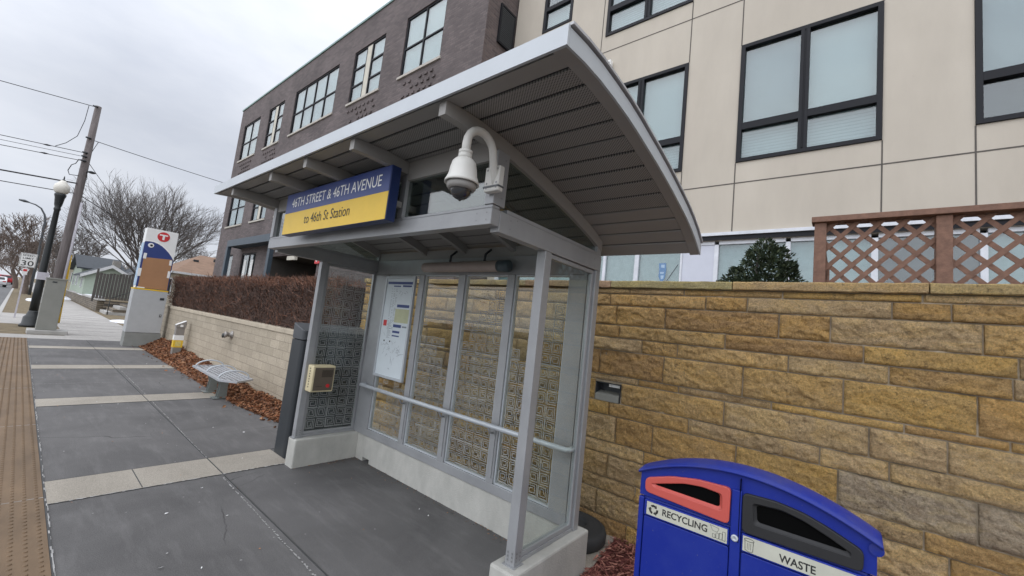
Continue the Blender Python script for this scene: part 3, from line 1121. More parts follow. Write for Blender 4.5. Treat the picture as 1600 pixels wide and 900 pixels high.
# leaf litter bank
def bank_h(x, y):
    t_ = max(0, min(1, (x - 2.55 - 0.10 * noise.noise(Vector((y * 1.1, 0, 9))) + (0.0 if y > 7 else -0.18 * (y - 7) * 0.6 * 0 )) / 0.55))
    far = 0.055 + 0.19 * max(0, min(1, (y - 8) / 7))
    return t_ * t_ * (3 - 2 * t_) * (far + 0.05 * noise.noise(Vector((x * 3, y * 1.6, 0)))) + 0.002
lb = MB()
ny, nx = 150, 10
ids = []
for a in range(ny + 1):
    y = 5.15 + a * (16.4 - 5.15) / ny
    r_ = []
    for c in range(nx + 1):
        x = 2.5 + c * 0.585 / nx
        if y < 7.6:
            x = 2.5 + (7.6 - y) * 0.13 + c * (0.585 - (7.6 - y) * 0.13) / nx
        lb.v.append((x, y, bank_h(x, y)))
        r_.append(len(lb.v) - 1)
    ids.append(r_)
for a in range(ny):
    for c in range(nx):
        lb.face((ids[a][c], ids[a][c + 1], ids[a + 1][c + 1], ids[a + 1][c]), True)
lb.use(M['leaf3'])
lb.mi = [0] * len(lb.mi)
rl = random.Random(11)
for k in range(9000):
    y = 5.15 + 11.3 * rl.random() ** 1.25
    x = rl.uniform(2.5, 3.075)
    if y < 7.6:
        x = max(x, 2.5 + (7.6 - y) * 0.13)
    if rl.random() < 0.04:
        x -= rl.uniform(0, 0.25)
    z = (bank_h(x, y) if x > 2.5 else 0.003) + rl.uniform(0.002, 0.03)
    s_ = rl.uniform(0.018, 0.042)
    nrm = Vector((rl.gauss(0, 0.5), rl.gauss(0, 0.5), 1)).normalized()
    u_ = nrm.cross(Vector((rl.gauss(0, 1), rl.gauss(0, 1), 0.1))).normalized() * s_
    v_ = nrm.cross(u_).normalized() * s_ * rl.uniform(0.45, 0.8)
    c_ = Vector((x, y, z))
    lb.use(rl.choice([M['leaf1'], M['leaf1'], M['leaf2'], M['leaf3']]))
    cu_ = nrm * s_ * rl.uniform(0.1, 0.5)
    i = lb.pts((c_ - u_, c_ - v_ * 0.9 + cu_, c_ + u_, c_ + v_ * 0.9 + cu_))
    lb.face((i, i + 1, i + 2))
    lb.face((i, i + 2, i + 3))
tag(lb.build('leaf_litter'), 'bank of dry russet fallen leaves along the foot of the block wall', 'leaf litter', kind='stuff')

# red wood mulch by the bin
mu = MB()
mu.use(M['chip2'])
mu.quad((1.9, -2.5, 0.006), (3.6, -2.5, 0.006), (3.6, 1.50, 0.006), (2.94, 1.42, 0.006))
for k in range(9000):
    x, y = rl.uniform(2.2, 3.59), rl.uniform(-0.6, 1.52)
    if y > 1.42 + (x - 2.94) * 0.13:
        continue
    z = 0.008 + rl.uniform(0, 0.028)
    a = rl.uniform(0, 3.14)
    l_, w_ = rl.uniform(0.012, 0.042), rl.uniform(0.003, 0.008)
    d = Vector((math.cos(a), math.sin(a), rl.gauss(0, 0.3))).normalized()
    sv = d.cross(Vector((rl.gauss(0, 0.5), rl.gauss(0, 0.5), 1))).normalized()
    c_ = Vector((x, y, z))
    mu.use(rl.choice([M['chip1'], M['chip1'], M['chip2'], M['chip3']] if rl.random() < 0.8 else [M['chip3']]))
    mu.quad(c_ - d * l_ - sv * w_, c_ + d * l_ - sv * w_ * 0.5, c_ + d * l_ + sv * w_ * 0.5, c_ - d * l_ + sv * w_)
tag(mu.build('wood_mulch'), 'red shredded wood mulch between the sandstone wall and the blue bin', 'mulch', kind='stuff')
pd = MB()
pd.prism([(2.90, 1.40), (3.575, 1.49), (3.575, 6.0), (2.90, 6.0)], (0, 0, -0.012), X_, Y_, Z_, 0.026)
tag(pd.build('concrete_pad', M['band']), kind='structure')

# ---------------------------------------------------------------- bus shelter
SOF = [(1.14, 2.768), (1.26, 2.780), (1.395, 2.783), (1.535, 2.776), (1.68, 2.764), (1.818, 2.745), (1.95, 2.722), (2.094, 2.697), (2.233, 2.669), (2.378, 2.636), (2.53, 2.597), (2.667, 2.560), (2.80, 2.515), (2.92, 2.462), (3.04, 2.392)]
def sof(x):
    for (x0, z0), (x1, z1) in zip(SOF, SOF[1:]):
        if x <= x1:
            return z0 + (z1 - z0) * (x - x0) / (x1 - x0)
    return SOF[-1][1]
YR0, YR1 = 0.80, 5.06            # roof ends
YA, YB = 1.49, 4.60              # outer faces of the two end frames
sh = thing('bus_shelter', (2.4, 3.0, 0), 'silver framed glass bus shelter with curved metal roof on a concrete base', 'bus shelter')

pl = MB()
pl.box(2.085, 2.93, 4.46, 4.635, -0.02, 0.292)
pl.build('concrete_base', M['plinth'], sh, bevel=0.014)
pl = MB()
pl.box(2.035, 2.93, 1.43, 1.625, -0.02, 0.292)
pl.build('concrete_base', M['plinth'], sh, bevel=0.014)
pl = MB()
pl.box(2.815, 2.93, 1.627, 4.17, -0.02, 0.290)
pl.box(2.815, 2.93, 4.17, 4.305, 0.045, 0.290)
pl.box(2.815, 2.93, 4.305, 4.458, -0.02, 0.290)
pl.box(2.90, 2.93, 4.17, 4.305, -0.02, 0.045)
pl.build('concrete_base', M['plinth'], sh)
MB().box(2.893, 2.899, 4.172, 4.303, 0.001, 0.043).build('drain_opening', M['hole'], sh)

# roof: deck with curved profile
dk = MB()
prof = [(x, z + 0.006) for x, z in SOF] + [(x, z + 0.075) for x, z in reversed(SOF)]
dk.prism(prof, (0, YR0 + 0.012, 0), X_, Z_, Y_, YR1 - YR0 - 0.024)
rf = dk.build('roof', M['soffit_dark'], sh)
# soffit strips with dark gaps
inner0, inner1 = YR0 + 0.075, YR1 - 0.075
seams = [1.145, 1.265, 1.395, 1.535, 1.68, 1.818, 1.95, 2.094, 2.233, 2.378, 2.53, 2.667, 2.80, 2.92, 3.035]
for k in range(len(seams) - 1):
    a, b_ = seams[k] + 0.010, seams[k + 1] - 0.010
    m_ = MB()
    xs = [a, (a + b_) / 2, b_]
    for q in range(2):
        p0, p1 = xs[q], xs[q + 1]
        m_.hexa(((p0, inner0, sof(p0) - 0.006), (p1, inner0, sof(p1) - 0.006), (p1, inner1, sof(p1) - 0.006), (p0, inner1, sof(p0) - 0.006),
                 (p0, inner0, sof(p0) + 0.004), (p1, inner0, sof(p1) + 0.004), (p1, inner1, sof(p1) + 0.004), (p0, inner1, sof(p0) + 0.004)))
    m_.build('soffit_panel', M['perf'] if 1 <= k <= 9 else M['soffit'], rf)
# end trims following the curve
for (y0, y1) in ((YR0 + 0.013, inner0 - 0.002), (inner1 + 0.002, YR1 - 0.013)):
    e = MB()
    for (x0, z0), (x1, z1) in zip(SOF, SOF[1:]):
        e.hexa(((x0, y0, z0 - 0.008), (x1, y0, z1 - 0.008), (x1, y1, z1 - 0.008), (x0, y1, z0 - 0.008), (x0, y0, z0 + 0.005), (x1, y0, z1 + 0.005), (x1, y1, z1 + 0.005), (x0, y1, z0 + 0.005)))
    e.build('soffit_trim', M['soffit'], rf)
fc = MB()
fc.box(1.126, 1.139, YR0, YR1, 2.758, 2.842)
fc.build('fascia', M['alu_light'], rf)
for y0, y1 in ((YR0, YR0 + 0.011), (YR1 - 0.011, YR1)):
    e = MB()
    for (x0, z0), (x1, z1) in zip(SOF, SOF[1:]):
        e.hexa(((x0, y0, z0 - 0.010), (x1, y0, z1 - 0.010), (x1, y1, z1 - 0.010), (x0, y1, z0 - 0.010), (x0, y0, z0 + 0.066), (x1, y0, z1 + 0.066), (x1, y1, z1 + 0.066), (x0, y1, z0 + 0.066)))
    e.build('fascia', M['alu_light'], rf)
tp = MB()
for (x0, z0), (x1, z1) in zip(SOF, SOF[1:]):
    tp.hexa(((x0, YR0 - 0.012, z0 + 0.076), (x1 + 0.001, YR0 - 0.012, z1 + 0.076), (x1 + 0.001, YR1 + 0.012, z1 + 0.076), (x0, YR1 + 0.012, z0 + 0.076),
             (x0, YR0 - 0.012, z0 + 0.088), (x1 + 0.001, YR0 - 0.012, z1 + 0.088), (x1 + 0.001, YR1 + 0.012, z1 + 0.088), (x0, YR1 + 0.012, z0 + 0.088)))
tp.build('roof_sheet', M['roof'], rf)

# rafters
def rafter(y, th=0.05, x0=1.16, x1=2.87, dp=0.085):
    m_ = MB()
    xs = [x0 + (x1 - x0) * q / 22 for q in range(23)]
    top = [(x, sof(x) - 0.008) for x in xs]
    bot = [(x, sof(x) - 0.008 - dp * (0.82 + 0.18 * min(1, (x - x0) / 0.3))) for x in xs]
    for q in range(22):
        (a, za), (b2, zb) = top[q], top[q + 1]
        (_, wa), (_, wb) = bot[q], bot[q + 1]
        m_.hexa(((a, y - th / 2, wa), (b2, y - th / 2, wb), (b2, y + th / 2, wb), (a, y + th / 2, wa), (a, y - th / 2, za), (b2, y - th / 2, zb), (b2, y + th / 2, zb), (a, y + th / 2, za)))
    return m_.build('rafter', M['soffit'], sh)
for y in (YA + 0.03, 2.36, 3.01, 3.64, YB - 0.03):
    rafter(y)

# upper box: beams, posts, clerestory
beam = MB()
beam.box(1.555, 1.625, YA, YB, 2.258, 2.352)
beam.box(1.560, 1.622, YA + 0.005, YB - 0.005, 2.354, 2.372)
beam.build('front_beam', M['alu'], sh, bevel=0.003)
for y in (YA, YB - 0.065):
    m_ = MB()
    m_.box(1.627, 2.868, y, y + 0.065, 2.232, 2.352)
    m_.box(1.69, 2.80, y + 0.006, y + 0.059, 2.354, 2.378)
    m_.build('side_beam', M['alu'], sh, bevel=0.003)
    # upper corner post
    q = MB()
    q.box(1.556, 1.655, y - 0.001, y + 0.066, 2.374, 2.684)
    q.build('corner_post', M['alu'], sh, bevel=0.003)
    # gable glass under the rafter
    g_ = MB()
    xs = [1.657 + (2.80 - 1.657) * k / 16 for k in range(17)]
    poly = [(1.657, 2.38), (2.80, 2.38)] + [(x, max(2.385, sof(x) - 0.097)) for x in reversed(xs)]
    g_.prism(poly, (0, y + 0.028, 0), X_, Z_, Y_, 0.008)
    g_.build('gable_glass', M['clere_glass'], sh)
for y in (2.36, 3.01, 3.64):
    MB().box(1.562, 1.615, y - 0.03, y + 0.03, 2.374, 2.678).build('clerestory_post', M['alu'], sh, bevel=0.002)
hd_ = MB()
ys = [YA + 0.068, 2.33, 2.39, 2.98, 3.04, 3.61, 3.67, YB - 0.068]
for k in range(0, 8, 2):
    hd_.box(1.566, 1.612, ys[k] + 0.001, ys[k + 1] - 0.001, 2.636, 2.764)
hd_.build('clerestory_header', M['soffit'], sh)
for k in range(0, 8, 2):
    MB().box(1.586, 1.594, ys[k] + 0.001, ys[k + 1] - 0.001, 2.373, 2.635).build('clerestory_glass', M['clere_glass'], sh)

# lower posts
def rivets(mb, pts, n, r=0.006):
    for p in pts:
        p = Vector(p)
        a = n.cross(Z_).normalized() if abs(n.z) < 0.9 else X_
        b2 = n.cross(a)
        i = mb.pts([p + (a * math.cos(q * 1.0472) + b2 * math.sin(q * 1.0472)) * r + n * 0.0018 for q in range(6)])
        mb.face(tuple(i + q for q in range(6)))
for (y, near) in ((YA, True), (YB - 0.07, False)):
    o = MB().box(2.10, 2.17, y, y + 0.07, 0.296, 2.231).build('post', M['alu'], sh, bevel=0.004)
    rv = MB()
    rivets(rv, [(2.099, y + q, 0.325 + k * 0.022) for q in (0.018, 0.05) for k in range(3)], NX)
    rivets(rv, [(2.1 + q, y - 0.001, 0.325 + k * 0.022) for q in (0.018, 0.05) for k in range(3)], NY)
    rv.build('rivets', M['rivet'], o)
    MB().box(2.085, 2.185, y - 0.012, y + 0.082, 0.2905, 0.297).build('foot_plate', M['alu'], o)
    MB().box(2.80, 2.868, y, y + 0.07, 0.293, 2.231).build('post', M['alu'], sh, bevel=0.004)
    MB().box(2.80, 2.862, y + 0.008, y + 0.062, 2.354, 2.46).build('post', M['alu'], sh)
    # end glazing with its rails
    fr_ = MB()
    fr_.frame((0, y + 0.018, 0), X_, Z_, Y_, 2.172, 2.798, 0.318, 2.228, 0.028, 0.034)
    fr_.box(2.172, 2.798, y + 0.010, y + 0.060, 0.2935, 0.317)
    fr_.build('glazing_frame', M['alu'], sh, bevel=0.002)
    gp = MB().box(2.2005, 2.7695, y + 0.031, y + 0.039, 0.3465, 2.1995).build('glass_panel', M['glass'], sh)
    if not near:
        left_glass = gp
rv = MB()
rivets(rv, [(1.554, YA + 0.035, 2.285), (1.554, YA + 0.035, 2.325), (1.554, YA + 0.11, 2.285), (1.554, YA + 0.11, 2.325), (1.554, YB - 0.03, 2.28), (1.555, YA + 0.03, 2.42), (1.555, YA + 0.03, 2.6)], NX, 0.005)
rivets(rv, [(x, YA - 0.001, z) for x, z in ((1.72, 2.27), (1.72, 2.32), (1.78, 2.335), (2.75, 2.26), (2.75, 2.31))] + [(1.62, YA - 0.002, z) for z in (2.42, 2.55, 2.64)], NY, 0.005)
rv.build('rivets', M['rivet'], sh)

# rear frame
MB().box(2.80, 2.862, YA + 0.072, YB - 0.072, 2.20, 2.372).build('rear_beam', M['alu'], sh, bevel=0.003)
MB().box(2.815, 2.856, YA + 0.072, YB - 0.072, 2.374, 2.47).build('rear_header', M['soffit'], sh)
MB().box(2.80, 2.868, YA + 0.072, YB - 0.072, 0.292, 0.372).build('base_rail', M['alu'], sh, bevel=0.003)
mull = [(1.562, 1.720), (2.298, 2.380), (2.935, 3.030), (3.582, 3.668), (4.270, 4.528)]
for k, (a, b_) in enumerate(mull):
    MB().box(2.795, 2.866, a, b_, 0.374, 2.198).build('mullion', M['alu'], sh, bevel=0.003)
bays = [(1.720, 2.298), (2.380, 2.935), (3.030, 3.582), (3.668, 4.270)]
rear_glass = []
for (a, b_) in bays:
    fb = MB()
    fb.frame((2.812, 0, 0), Y_, Z_, X_, a + 0.001, b_ - 0.001, 0.374, 2.198, 0.014, 0.04)
    fb.build('glazing_frame', M['alu_light'], sh)
    rear_glass.append(MB().box(2.829, 2.837, a + 0.016, b_ - 0.016, 0.389, 2.183).build('glass_panel', M['glass'], sh))

# etched square spirals on the glass
def spiral(mb, c, u, v, size, turn, flip, lw):
    c, u, v = Vector(c), Vector(u), Vector(v)
    ca, sa = math.cos(turn), math.sin(turn)
    u2, v2 = u * ca + v * sa, v * ca - u * sa
    if flip:
        u2 = -u2
    h = size / 2
    st = size / 5.0
    pts_ = []
    x0, x1, y0, y1 = -h, h, -h, h
    pts_ = [(-h, -h), (h, -h), (h, h), (-h, h), (-h, -h + st)]
    k = 1
    while k < 2:
        a = h - st * k
        pts_ += [(a, -h + st * k), (a, a), (-a, a), (-a, -h + st * (k + 1))]
        k += 1
    pts_ += [(0.1 * h, pts_[-1][1])]
    for p, q in zip(pts_, pts_[1:]):
        A, B = c + u2 * p[0] + v2 * p[1], c + u2 * q[0] + v2 * q[1]
        d = (B - A)
        if d.length < 1e-4:
            continue
        d.normalize()
        s_ = (u2 * (-(d.dot(v2))) + v2 * (d.dot(u2))).normalized() * lw / 2
        mb.quad(A - s_ - d * lw / 2, A + s_ - d * lw / 2, B + s_ + d * lw / 2, B - s_ + d * lw / 2)

def etch(parent, o, u, v, w_, h_, keep, cell=0.098, seed=1):
    r_ = random.Random(seed)
    mb = MB()
    o, u, v = Vector(o), Vector(u), Vector(v)
    nu, nv = int(w_ / cell), int(h_ / cell)
    mu_, mv_ = (w_ - nu * cell) / 2, (h_ - nv * cell) / 2
    for a in range(nu):
        for c in range(nv):
            cx, cy = mu_ + (a + 0.5) * cell, mv_ + (c + 0.5) * cell
            if not keep(cx / w_, cy / h_, r_):
                continue
            p = o + u * cx + v * cy
            spiral(mb, p, u, v, cell * r_.uniform(0.76, 0.84), r_.uniform(-0.09, 0.09) + r_.choice((0, math.pi / 2, math.pi)), r_.random() < 0.5, 0.0065)
            if c % 2 == 0 and r_.random() < 0.8:
                A = p - u * cell * 0.5 - v * cell * 0.5
                B = A + u * cell
                mb.quad(A, B, B + v * 0.006, A + v * 0.006)
            if a % 2 == 0 and r_.random() < 0.8:
                A = p - u * cell * 0.5 - v * cell * 0.48
                B = A + v * cell * 0.96
                mb.quad(A, A + u * 0.006, B + u * 0.006, B)
    mb.build('etched_pattern', M['etch'], parent)
etch(left_glass, (2.2005, YB - 0.0405, 0.3465), X_, Z_, 0.569, 1.853, lambda a, b_, r_: True, 0.113, 3)
def fade(top, lean):
    def f(a, b_, r_):
        lim = top + lean * (a - 0.5)
        return r_.random() < max(0.0, min(1.0, (lim - b_) / 0.16 + 0.55))
    return f
kf = [fade(0.72, 0.25), fade(0.84, 0.35), fade(0.62, -0.2), fade(0.28, 0.1)]
for k, gl_ in enumerate(rear_glass):
    a, b_ = bays[k]
    etch(gl_, (2.8275, b_ - 0.016, 0.389), NY, Z_, b_ - a - 0.032, 1.794, kf[k], 0.104, 10 + k)

# handrail
hr_ = MB()
hr_.tube([(2.80, 4.40, 0.868), (2.72, 4.40, 0.868), (2.705, 4.385, 0.868), (2.705, 1.56, 0.868), (2.72, 1.545, 0.868), (2.80, 1.545, 0.868)], 0.021, 12)
hrail = hr_.build('handrail', M['alu_light'], sh)
for y in (2.34, 2.985, 3.625):
    br_ = MB()
    br_.tube([(2.705, y, 0.865), (2.74, y, 0.80), (2.796, y, 0.79)], 0.009, 8)
    br_.box(2.786, 2.796, y - 0.025, y + 0.025, 0.42, 0.83)
    br_.build('rail_bracket', M['alu'], hrail)
# tube lamp under the roof and small amber grille
lt_ = MB()
lt_.lathe([(0.03, 0.0), (0.05, 0.01), (0.052, 0.03), (0.052, 1.06), (0.05, 1.07)], (0, 0, 0), 20, axis='x')
lt_.v = [(2.715 - z_ * 0 + y_, 3.50 - x_, 2.262 + z_) for (x_, y_, z_) in lt_.v]
tl = lt_.build('tube_lamp', M['lamptube'], sh)
cp_ = MB()
cp_.lathe([(0.054, 0), (0.054, 0.12), (0.03, 0.135)], (0, 0, 0), 20, axis='x')
cp_.v = [(2.715 + y_, 2.43 - x_, 2.262 + z_) for (x_, y_, z_) in cp_.v]
cp_.build('end_cap', M['tubecap'], tl)
for y in (2.62, 3.1):
    MB().tube([(2.715, y, 2.315), (2.72, y, 2.38), (2.79, y, 2.44)], 0.012, 8).build('lamp_bracket', M['charcoal'], tl)
ag = MB()
for k in range(9):
    for q in range(3):
        ag.box(2.18 + 0.035 * k, 2.208 + 0.035 * k, 2.02 + q * 0.03, 2.044 + q * 0.03, sof(2.18 + 0.035 * k) - 0.035, sof(2.18 + 0.035 * k) - 0.022)
gb = MB()
gb.hexa([(2.16, 2.0, sof(2.16) - 0.024), (2.52, 2.0, sof(2.52) - 0.024), (2.52, 2.13, sof(2.52) - 0.024), (2.16, 2.13, sof(2.16) - 0.024), (2.16, 2.0, sof(2.16) - 0.006), (2.52, 2.0, sof(2.52) - 0.006), (2.52, 2.13, sof(2.52) - 0.006), (2.16, 2.13, sof(2.16) - 0.006)])
gbo = gb.build('ceiling_grille', M['soffit'], sh)
ag.build('grille_slots', M['amber'], gbo)

# ---------------------------------------------------------------- station sign
sg = thing('station_sign', (1.44, 3.12, 2.32), 'blue and yellow stop sign reading 46TH STREET & 46TH AVENUE hung under the shelter roof edge', 'sign')
SY0, SY1, SZ0, SZ1, SZM = 2.30, 3.93, 2.318, 2.690, 2.512
MB().box(1.422, 1.492, SY0, SY1, SZ0, SZ1).build('sign_case', M['navy_edge'], sg, bevel=0.003)
MB().box(1.4195, 1.4215, SY0 + 0.006, SY1 - 0.006, SZM, SZ1 - 0.004).build('blue_panel', M['navy'], sg)
MB().box(1.4195, 1.4215, SY0 + 0.006, SY1 - 0.006, SZ0 + 0.004, SZM - 0.001).build('yellow_panel', M['yellow'], sg)
tx = MB()
text_mesh(tx, "46TH STREET & 46TH AVENUE", (1.4193, 3.80, SZM + 0.045), NY, Z_, NX, 1.40, 0.082, m=M['white'])
tx.build('sign_lettering', None, sg)
tx = MB()
text_mesh(tx, "to 46th St Station", (1.4193, 3.51, SZ0 + 0.072), NY, Z_, NX, 0.74, 0.082, m=M['black'])
tx.build('sign_lettering', None, sg)
for y in (2.36, 3.01, 3.64):
    MB().box(1.45, 1.47, y - 0.012, y + 0.012, SZ1 + 0.001, sof(1.46) - 0.08).build('hanger', M['soffit'], sg)
    MB().box(1.494, 1.555, y - 0.02, y + 0.02, 2.44, 2.48).build('bracket', M['soffit'], sg)

# ---------------------------------------------------------------- dome camera on the corner post
CS = 0.86
cc = thing('dome_camera', (1.54, 1.46, 2.5), 'ivory dome security camera on a curved arm at the shelter corner', 'security camera')
arm = MB()
CX, CY = 1.285, 1.455
ps = [(CX, CY, 2.51), (CX, CY, 2.59)]
for k in range(1, 10):
    t_ = math.pi - k * (math.pi * 0.86) / 9
    ps.append((CX + 0.098 + 0.098 * math.cos(t_), CY, 2.595 + 0.095 * math.sin(t_)))
ps += [(1.50, CY + 0.005, 2.545), (1.525, CY + 0.01, 2.50), (1.535, CY + 0.012, 2.45)]
arm.tube(ps, [0.0225] * 2 + [0.0215] * 9 + [0.021] * 3, 14)
arm.build('arm', M['cam_white'], cc)
MB().box(1.512, 1.553, CY - 0.03, CY + 0.075, 2.425, 2.565).build('mount_plate', M['cam_white'], cc, bevel=0.006)
bk = MB()
rivets(bk, [(1.511, CY + q, z) for q in (-0.015, 0.055) for z in (2.445, 2.47, 2.545)], NX, 0.007)
bk.build('bolts', M['rivet'], cc)
MB().box(1.508, 1.5545, CY - 0.033, CY + 0.078, 2.447, 2.456).build('mount_strap', M['charcoal_cap'], cc)
MB().lathe([(0.030, 0.045), (0.034, 0.044), (0.034, 0.03), (0.03, 0.028), (0.034, 0.026), (0.034, 0.0)], (CX, CY, 2.505), 24).build('collar', M['cam_white'], cc)
MB().lathe([(a * CS, b_) for a, b_ in [(0.030, 0.110), (0.052, 0.104), (0.068, 0.088), (0.076, 0.06), (0.083, 0.02), (0.097, -0.008), (0.1, -0.02), (0.094, -0.021), (0.088, -0.012)]], (CX, CY, 2.40), 32).build('housing', M['cam_white'], cc)
MB().lathe([(a * CS, b_) for a, b_ in [(0.086, 0.006), (0.083, -0.022), (0.072, -0.034), (0.066, -0.034)]], (CX, CY, 2.382), 32).build('trim_ring', M['soffit'], cc)
MB().lathe([(0.056, 0.0)] + [(0.054 * math.cos(a * math.pi / 16), -0.052 * math.sin(a * math.pi / 16)) for a in range(0, 8)] + [(0.004, -0.058)], (CX, CY, 2.352), 28).build('dome', M['cam_dome'], cc)

# ---------------------------------------------------------------- map case, call box
mc = thing('route_map_case', (2.79, 3.98, 1.0), 'framed route map poster case mounted inside the shelter back wall', 'map case')
fr_ = MB()
fr_.frame((2.795, 0, 0), Y_, Z_, NX, 3.700, 4.262, 1.0, 2.178, 0.026, 0.032)
fr_.build('frame', M['alu_light'], mc, bevel=0.003)
map_sheet = MB().box(2.774, 2.793, 3.7265, 4.2355, 1.0265, 2.1515).build('map_sheet', M['mappaper'], mc)
pr_ = MB()
MX = 2.7735
def mapq(a0, a1, b0, b1, m_):       # fractions from the left and the top
    pr_.use(m_)
    W_, H_ = 0.509, 1.125
    ya, yb = 4.2355 - a0 * W_, 4.2355 - a1 * W_
    za, zb = 2.1515 - b0 * H_, 2.1515 - b1 * H_
    pr_.quad((MX, ya, zb), (MX, yb, zb), (MX, yb, za), (MX, ya, za))
rm = random.Random(4)
mapq(0.04, 0.97, 0.035, 0.062, M['navy']); mapq(0.28, 0.55, 0.075, 0.088, M['navy']); mapq(0.62, 0.95, 0.07, 0.088, M['navy'])
mapq(0.50, 0.95, 0.27, 0.300, M['navy']); mapq(0.46, 0.97, 0.315, 0.455, M['mapgreen'])
mapq(0.06, 0.19, 0.44, 0.50, M['red']); mapq(0.45, 0.75, 0.475, 0.505, M['navy']); mapq(0.78, 0.95, 0.485, 0.50, M['mapline'])
mapq(0.45, 0.72, 0.54, 0.562, M['navy']); mapq(0.45, 0.72, 0.585, 0.598, M['navy'])
for k in range(34):
    b0 = 0.11 + k * 0.0125
    for q in range(3):
        a0 = 0.22 + q * 0.085
        if rm.random() < 0.8:
            mapq(a0, a0 + rm.uniform(0.03, 0.07), b0, b0 + 0.0035, M['mapline'])
for k in range(14):
    b0 = 0.46 + k * 0.012
    mapq(0.25, 0.25 + rm.uniform(0.05, 0.15), b0, b0 + 0.003, M['mapline'])
pr_.use(M['mapline'])
for (ca_, cb_, n_) in ((0.70, 0.15, 8), (0.18, 0.72, 10), (0.42, 0.74, 10), (0.74, 0.76, 13), (0.45, 0.91, 4)):
    for k in range(n_):
        a0, b0 = ca_ + rm.gauss(0, 0.07), cb_ + rm.gauss(0, 0.04 if cb_ > 0.3 else 0.012)
        a1, b1 = a0 + rm.gauss(0, 0.07), b0 + rm.gauss(0, 0.03)
        A = Vector((MX, 4.2355 - a0 * 0.509, 2.1515 - b0 * 1.125))
        B = Vector((MX, 4.2355 - a1 * 0.509, 2.1515 - b1 * 1.125))
        d = (B - A)
        if d.length < 0.004: continue
        d.normalize()
        s_ = d.cross(X_) * 0.0016
        pr_.quad(A - s_, B - s_, B + s_, A + s_)
for a0 in (0.16, 0.38):
    mapq(a0, a0 + 0.05, 0.645, 0.660, M['black'])
pr_.build('map_print', None, map_sheet)

cb = thing('call_box', (2.28, 4.45, 0.94), 'ivory cased emergency call box with a red button on the end glass', 'call box')
BX0, BX1, BZ0, BZ1, BYF = 2.125, 2.375, 0.80, 1.085, 4.395
MB().box(BX0, BX1, BYF, 4.53, BZ0, BZ1).build('case', M['callbox'], cb, bevel=0.012)
MB().box(BX0 + 0.022, BX1 - 0.016, BYF - 0.003, BYF - 0.0005, BZ0 + 0.018, BZ1 - 0.022).build('face_plate', M['callface'], cb)
rb = MB()
rb.tube([(2.305, BYF - 0.014, 0.868), (2.305, BYF - 0.003, 0.868)], 0.019, 16)
rb.build('push_button', M['red'], cb)
rb = MB()
for k in range(7):
    rb.box(BX0 + 0.10, BX1 - 0.03, BYF - 0.0042, BYF - 0.0032, 1.03 - k * 0.011, 1.034 - k * 0.011)
for k in range(5):
    rb.tube([(2.18 + 0.014 * k, BYF - 0.0044, 0.862), (2.18 + 0.014 * k, BYF - 0.0034, 0.862)], 0.003, 6)
rb.build('speaker_slots', M['hole'], cb)
mk = MB()
for k in range(8):
    mk.box(BX0 - 0.0012, BX0 - 0.0004, 4.452, 4.470, 0.845 + k * 0.028, 0.860 + k * 0.028)
mk.build('case_marks', M['black'], cb)

# ---------------------------------------------------------------- blue twin bin
bn = thing('recycling_bin', (2.3, 0.33, 0), 'blue twin waste and recycling bin with coral and black openings and an arched lid', 'bin')
BF = 2.10                                    # front face
BL, BR, BD = 0.775, -0.118, 0.332            # left end, right end, divider (y)
BB = 2.56                                    # back
def lidz(y, z0=1.072, zc=1.186):
    f = (y - (BL + BR) / 2) / ((BL - BR) / 2)
    return zc - (zc - z0) * f * f
body = MB()
body.box(BF + 0.02, BB - 0.02, BR + 0.02, BL - 0.015, 0.02, 0.955)
body.build('body', M['binblue'], bn, bevel=0.01)
# upper head: arched block with front face
hd2 = MB()
ys = [BR + 0.004 + (BL - BR - 0.008) * k / 28 for k in range(29)]
poly = [(ys[0], 0.958), (ys[-1], 0.958)] + [(y, lidz(y)) for y in reversed(ys)]
hd2.prism(poly, (BF + 0.012, 0, 0), Y_, Z_, X_, 0.09)
poly = [(ys[0], 0.958), (ys[-1], 0.958)] + [(y, lidz(y) - 0.085) for y in reversed(ys)]
hd2.prism(poly, (BF + 0.103, 0, 0), Y_, Z_, X_, BB - BF - 0.115)
head = hd2.build('head', M['binblue'], bn)
# raised face frames of the two sides (open round the aperture)
def ring_prism(mb, outer, inner, x0, d):
    n = len(outer)
    assert n == len(inner)
    i0 = mb.pts([(x0, y, z) for y, z in outer])
    i1 = mb.pts([(x0, y, z) for y, z in inner])
    i2 = mb.pts([(x0 + d, y, z) for y, z in outer])
    i3 = mb.pts([(x0 + d, y, z) for y, z in inner])
    for q in range(n):
        p = (q + 1) % n
        mb.face((i0 + q, i0 + p, i1 + p, i1 + q))
        mb.face((i2 + q, i2 + p, i0 + p, i0 + q))
        mb.face((i1 + q, i1 + p, i3 + p, i3 + q))
        mb.face((i2 + p, i2 + q, i3 + q, i3 + p))

def resample(poly, n):
    P = [Vector((a, b_, 0)) for a, b_ in poly]
    Ls = [(P[(k + 1) % len(P)] - P[k]).length for k in range(len(P))]
    T = sum(Ls)
    out_ = []
    for q in range(n):
        t_ = T * q / n
        k = 0
        while t_ > Ls[k]:
            t_ -= Ls[k]
            k += 1
        p = P[k].lerp(P[(k + 1) % len(P)], t_ / Ls[k])
        out_.append((p.x, p.y))
    return out_

